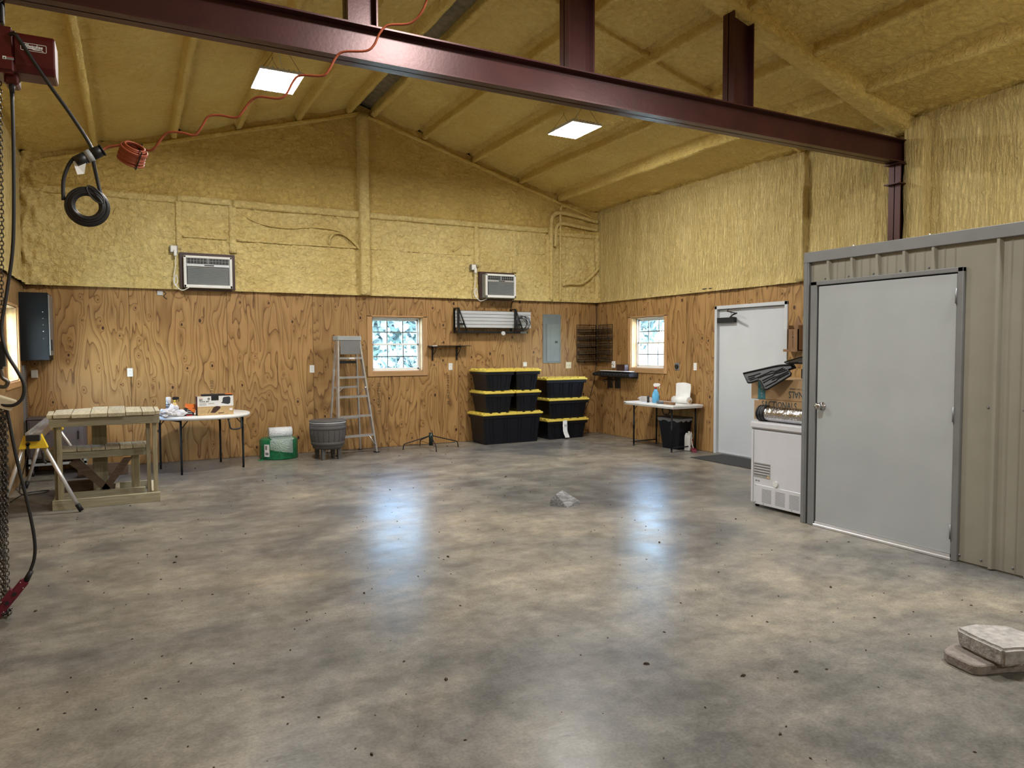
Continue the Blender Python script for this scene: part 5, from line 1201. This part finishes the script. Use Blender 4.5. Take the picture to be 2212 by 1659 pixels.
# ---- hoist
hx, hy = -.66, 5.09
t = thing('beam_trolley', 'black steel trolley hanging on the red beam at the top left corner', 'trolley', (0, 0, 0))
B().box((hx - .10, hy - .10, 3.52), (hx + .06, hy - .088, 3.70), .003).box((hx - .10, hy + .088, 3.52), (hx + .06, hy + .10, 3.70), .003).prism([(hx - .10, 3.52), (hx + .06, 3.52), (hx + .14, 3.60), (hx + .14, 3.66), (hx + .06, 3.70), (hx - .1, 3.70)], hy - .112, hy - .101, 'y').done('side_plate', DARK_STEEL, t)
for x in (hx - .06, hx + .03):
    for s in (-1, 1): B().cyl((x, hy + s * .04, 3.635), (x, hy + s * .088, 3.635), .027, n=18).done('wheel', DARK_STEEL, t)
B().box((hx - .04, hy - .1, 3.535), (hx + .0, hy + .1, 3.56)).box((hx - .03, hy - .03, 3.44), (hx + .065, hy + .03, 3.55), .006).done('suspension_plate', DARK_STEEL, t)
def chain_links(b, pts, L=.03, r=.0033, w=.0095, tw0=0):
    P = [Vector(p) for p in pts]; d = 0; seg = []; tot = sum((q - p).length for p, q in zip(P, P[1:])); n = int(tot / (L * .76))
    def at(s):
        for p, q in zip(P, P[1:]):
            l = (q - p).length
            if s <= l: return p + (q - p) * (s / l), (q - p).normalized()
            s -= l
        return P[-1], (P[-1] - P[-2]).normalized()
    for k in range(n):
        c, d = at(k * L * .76); o = d.orthogonal().normalized(); o2 = d.cross(o); u = o if (k + tw0) % 2 else o2
        u = (u * math.cos(.6) + d.cross(u) * math.sin(.6))
        ring = []
        for q in range(8):
            a = 2 * PI * q / 8; ring.append(c + d * (math.sin(a) * (L / 2 - w * .5) + (w * .5 if math.sin(a) > .1 else -w * .5 if math.sin(a) < -.1 else 0)) + u * math.cos(a) * w)
        b.tube(ring, r, 4, closed=True)
    return b
t = thing('electric_chain_hoist', 'dark red electric chain hoist hanging from the beam trolley at the left edge', 'hoist', (0, 0, 0))
B().box((-.80, hy - .12, 3.135), (-.535, hy + .12, 3.395), .018, seg=3).done('gear_housing', HRED, t)
B().prism([(-.11, 3.20), (-.085, 3.155), (.085, 3.155), (.11, 3.20), (.11, 3.34), (.095, 3.375), (-.095, 3.375), (-.11, 3.35)], -.545, -.345, 'x').done('motor_housing', HRED, t, bevel=.008)
t.children[-1].location = (0, hy, 0)
B().prism([(-.095, 3.21), (-.075, 3.18), (.075, 3.18), (.095, 3.21), (.095, 3.33), (.08, 3.35), (-.08, 3.35), (-.095, 3.335)], -.345, -.336, 'x').done('end_cover', mat('hoist_end', (.10, .02, .02), .4, .2), t); t.children[-1].location = (0, hy, 0)
B().box((-.60, hy - .06, 3.09), (-.53, hy + .06, 3.17), .01).box((-.68, hy - .06, 3.10), (-.64, hy + .06, 3.17), .008).done('chain_guide', HRED, t)
B().cyl((-.565, hy - .04, 3.12), (-.565, hy - .04, 3.03), .018, .011, n=14).done('cable_gland', BLACK, t)
yf_ = hy - .1112
# badge
b = B()
for lo, hi in (((-.510, 3.315), (-.385, 3.3175)), ((-.510, 3.275), (-.385, 3.2775)), ((-.510, 3.275), (-.5075, 3.3175)), ((-.3875, 3.275), (-.385, 3.3175))): b.box((lo[0], yf_ - .0008, lo[1]), (hi[0], yf_, hi[1]))
b.done('badge_border', PAPER, t)
text('Milwaukee', .030, PAPER, t, (-.503, yf_ - .0005, 3.292), shear=.35, name='badge_lettering', sx=.76, off=.0009)
B().prism([(-.495, 3.288), (-.45, 3.286), (-.452, 3.283), (-.41, 3.284), (-.398, 3.279), (-.405, 3.287), (-.445, 3.2895), (-.443, 3.2915), (-.495, 3.2905)], yf_ - .0008, yf_, 'y').done('badge_bolt', PAPER, t)
yg = hy - .1212
box('warning_label', (-.595, yg - .0006, 3.205), (-.578, yg, 3.222), PAPER, t); box('warning_strip', (-.577, yg - .0006, 3.205), (-.542, yg, 3.218), GREYINK, t); box('warning_strip', (-.577, yg - .0006, 3.2185), (-.542, yg, 3.222), REDP, t)
B().prism([(-.592, 3.208), (-.581, 3.208), (-.5865, 3.218)], yg - .0012, yg - .0004, 'y').done('warning_triangle', INKB, t)
box('corner_sticker', (-.635, yg - .0006, 3.33), (-.603, yg, 3.375), PAPER, t)
chain_links(B(), [(hx + .04, hy, 3.44), (hx + .04, hy, 3.385)]).done('suspension_chain', CHAIN, t)
chain_links(B(), [(-.625, hy - .02, 3.12), (-.640, hy - .02, 2.3), (-.662, hy - .02, 1.66)]).done('load_chain', CHAIN, t)
hk = B().box((-.70, hy - .06, 1.46), (-.645, hy + .02, 1.62), .014, seg=2).done('hook_block', BLACK, t)
B().tube([(-.675, hy - .02, 1.47), (-.665, hy - .02, 1.41), (-.640, hy - .02, 1.385), (-.655, hy - .02, 1.355), (-.69, hy - .02, 1.36)], .011, 8, sub=4).done('hook', CHAIN, hk)
b = B()
for k, (xa, yo, zb_, xe) in enumerate(((-.70, 0, .02, -.712), (-.684, .012, .02, -.70), (-.672, -.010, .03, -.688), (-.690, -.02, .35, -.699), (-.665, .02, .45, -.678), (-.655, .0, .62, -.668), (-.71, .02, .3, -.72), (-.676, .03, .05, -.682))):
    chain_links(b, [(xa, hy + yo - .02, 1.30 - .02 * k), (xe, hy + yo - .02, zb_)], tw0=k)
random.seed(4)
pile = []
for k in range(14): pile.append((-.70 + random.uniform(-.035, .035), hy - .02 + random.uniform(-.05, .05), .008 + random.uniform(0, .03)))
chain_links(b, pile)
b.done('slack_chain', CHAIN, t)
B().tube([(-.565, hy - .05, 3.04), (-.568, hy - .05, 2.7), (-.585, hy - .05, 2.2), (-.625, hy - .05, 1.9), (-.655, hy - .06, 1.70), (-.635, hy - .08, 1.56), (-.585, hy - .09, 1.45), (-.555, hy - .09, 1.37), (-.565, hy - .09, 1.29), (-.61, hy - .09, 1.25), (-.67, hy - .08, 1.26), (-.66, hy - .06, 1.30), (-.645, hy - .05, 1.22), (-.61, hy - .05, .95), (-.56, hy - .05, .65), (-.535, hy - .05, .45), (-.54, hy - .05, .33), (-.572, hy - .05, .235)], .0095, 8, sub=6).done('control_cable', BLACK, t)
B().cyl((-.556, hy - .05, .262), (-.585, hy - .05, .205), .014, .017, n=14).done('cable_boot', BLACK, t)
t = thing('pendant_control', 'dark red pendant control at the end of the hoist cable, resting at the floor', 'control', (-.585, hy - .05, .212)); 
t.rotation_euler = (0, math.radians(38), 0)
B().box((-.024, -.02, -.27), (.024, .02, 0), .008, seg=2).prism([(-.024, -.08), (.024, -.08), (.024, -.11), (-.035, -.16), (-.035, -.08)], -.021, .021, 'y').done('handset', PRED, t)
for z in (-.09, -.15): B().cyl((0, -.026, z), (0, -.02, z), .011, n=14).done('push_button', BLACK, t)
for x, z in ((-.015, -.02), (.016, -.04), (-.016, -.2), (.016, -.2)): B().cyl((x, -.022, z), (x, -.019, z), .0025, n=6).done('screw', WHITE, t)
t = thing('canvas_sling', 'cream stiff canvas flap tied over the hoist chain at waist height', 'sling', (-.70, hy - .07, 1.31))
B().hexa([(-.08, -.02, .03), (.11, -.02, -.04), (.075, -.02, -.095), (-.08, -.02, -.04), (-.08, .0, .05), (.11, .0, -.03), (.075, .0, -.085), (-.08, .0, -.02)]).done('flap', CREAM, t, bevel=.004)

# ---- black power cord with coil, plug, orange cord
yc = 5.0
t = thing('black_power_cord', 'thick black power cord from the hoist ending in a hanging round coil', 'cord', (0, 0, 0))
B().tube([(-.555, yc - .03, 3.348), (-.53, yc - .05, 3.345), (-.50, yc - .05, 3.30), (-.38, yc - .05, 3.10), (-.27, yc - .05, 2.93), (-.175, yc - .05, 2.76), (-.165, yc - .05, 2.66), (-.14, yc - .05, 2.52), (-.125, yc - .05, 2.46), (-.118, yc - .05, 2.40)], .0105, 10, sub=6).done('cord_run', BLACK, t)
b = B()
for k in range(7):
    r = .108 - .0065 * k; b.tube([(-.205 + r * math.cos(a * PI / 8) * (1 + .02 * (k % 3)), yc - .055 - .016 * (k % 2) - .004 * k, 2.412 + r * math.sin(a * PI / 8)) for a in range(16)], .0105, 8, closed=True, sub=2)
b.done('coil', BLACK, t)
B().tube([(-.325, yc - .05, 2.44), (-.322, yc - .05, 2.55), (-.295, yc - .05, 2.64), (-.265, yc - .05, 2.69)], .0105, 10, sub=6).done('cord_run', BLACK, t)
B().tube([(-.160 + .022 * math.cos(a) - .038 * math.sin(a), yc - .115 + .03 * math.sin(a), 2.475 + .052 * math.sin(a) + .014 * math.cos(a)) for a in [q * PI / 6 for q in range(12)]], .0045, 6, closed=True, sub=2).done('tie_loop', DGREY, t)
B().hexa([(-.27, yc - .07, 2.665), (-.20, yc - .07, 2.69), (-.215, yc - .065, 2.60), (-.25, yc - .075, 2.59), (-.27, yc - .068, 2.665), (-.20, yc - .068, 2.69), (-.215, yc - .063, 2.60), (-.25, yc - .073, 2.59)]).done('paper_tag', PAPER, t)
ang = math.radians(32)
def along(s, z=0): return Vector((-.195 + s * math.cos(ang), yc - .055, 2.705 + s * math.sin(ang)))
B().cyl(tuple(along(-.075)), tuple(along(-.01)), .032, .034, n=16).done('plug', BLACK, t)
B().cyl(tuple(along(-.01)), tuple(along(.025)), .036, n=16).done('plug_ring', GRILLE, t)
t = thing('orange_extension_cord', 'orange extension cord waving up across the beam from a bundled loop', 'cord', (0, 0, 0))
B().cyl(tuple(along(.026)), tuple(along(.085)), .035, .032, n=16).cyl(tuple(along(.085)), tuple(along(.092)), .036, .036, n=16).done('connector', BLACK, t)
ORP = [(-0.0926, 4.95, 2.7735), (-0.0487, 4.94, 2.7848), (-0.0046, 4.93, 2.7934), (0.0545, 4.92, 2.804), (0.0886, 4.92, 2.7836), (0.1353, 4.9, 2.7708), (0.168, 4.88, 2.7975), (0.2038, 4.86, 2.8522), (0.244, 4.84, 2.8798), (0.3114, 4.82, 2.8782), (0.374, 4.8, 2.8676), (0.4122, 4.78, 2.9145), (0.4509, 4.76, 2.978), (0.5144, 4.74, 2.9899), (0.6019, 4.7, 2.9775), (0.64, 4.68, 3.0162), (0.6784, 4.66, 3.0715), (0.7282, 4.63, 3.1006), (0.8278, 4.58, 3.09), (0.8738, 4.56, 3.116), (0.9152, 4.54, 3.1966), (0.9559, 4.52, 3.2301), (1.0675, 4.46, 3.2266), (1.1053, 4.44, 3.2596), (1.1437, 4.42, 3.334), (1.1871, 4.4, 3.3707), (1.3104, 4.35, 3.3812), (1.3569, 4.33, 3.4186), (1.3864, 4.31, 3.4859), (1.4331, 4.29, 3.5344), (1.5398, 4.24, 3.5448), (1.5886, 4.21, 3.576), (1.6196, 4.18, 3.6254), (1.6415, 4.15, 3.686), (1.6816, 4.1, 3.7197), (1.7961, 4.05, 3.7402), (1.8964, 4.0, 3.8552), (2.0968, 3.9, 4.1549), (2.3287, 3.8, 4.5704)]
B().tube([p for p in [tuple(along(.088))] + ORP if p[2] < 4.6], .0072, 8, sub=5).done('cord_run', ORANGE, t)
b = B(); random.seed(2)
nn_ = Vector((.30, -.55, .78)).normalized(); ua = nn_.cross(Vector((0, 1, 0))).normalized(); ub = nn_.cross(ua); c0 = Vector((.038, 4.90, 2.735))
for k in range(11):
    r_ = .068 + random.uniform(-.004, .004) - (.010 if k > 8 else 0); cc_ = c0 + nn_ * ((k - 4.5) * .0095) + Vector((random.uniform(-.003, .003), 0, 0))
    b.tube([cc_ + ua * r_ * math.cos(a * PI / 6) + ub * r_ * math.sin(a * PI / 6) for a in range(12)], .0068, 6, closed=True, sub=2)
b.done('bundled_loop', ORANGE, t)
for ang_ in (2.2, 4.4):
    d_ = ua * math.cos(ang_) + ub * math.sin(ang_); b = B()
    b.tube([c0 + d_ * .080 + nn_ * .058, c0 + d_ * .080 - nn_ * .055, c0 + d_ * .055 - nn_ * .055, c0 + d_ * .055 + nn_ * .058], .004, 5, closed=True, smooth=False); b.done('cable_tie', BLACK, t)

# ---- crumbs on the floor
random.seed(21); b = B()
for k in range(560):
    if k < 380: x, y = random.uniform(-1, 5.1), random.uniform(1.2, 8)
    else: x, y = random.uniform(-1., 7), random.uniform(8, 10.9)
    s = random.uniform(.003, .009) * (2. if random.random() < .10 else 1); a = random.uniform(0, PI)
    c, d = math.cos(a) * s, math.sin(a) * s
    b.hexa([(x - c, y - d, .0005), (x + d * .6, y - c * .6, .0005), (x + c, y + d, .0005), (x - d * .5, y + c * .5, .0005), (x - c * .7, y - d * .7, s * .5), (x + d * .4, y - c * .4, s * .6), (x + c * .7, y + d * .7, s * .5), (x - d * .3, y + c * .3, s * .7)])
o = b.done('floor_debris', DEBRIS); tag(o, 'dark dry leaf crumbs scattered over the concrete floor', 'debris'); o['kind'] = 'stuff'
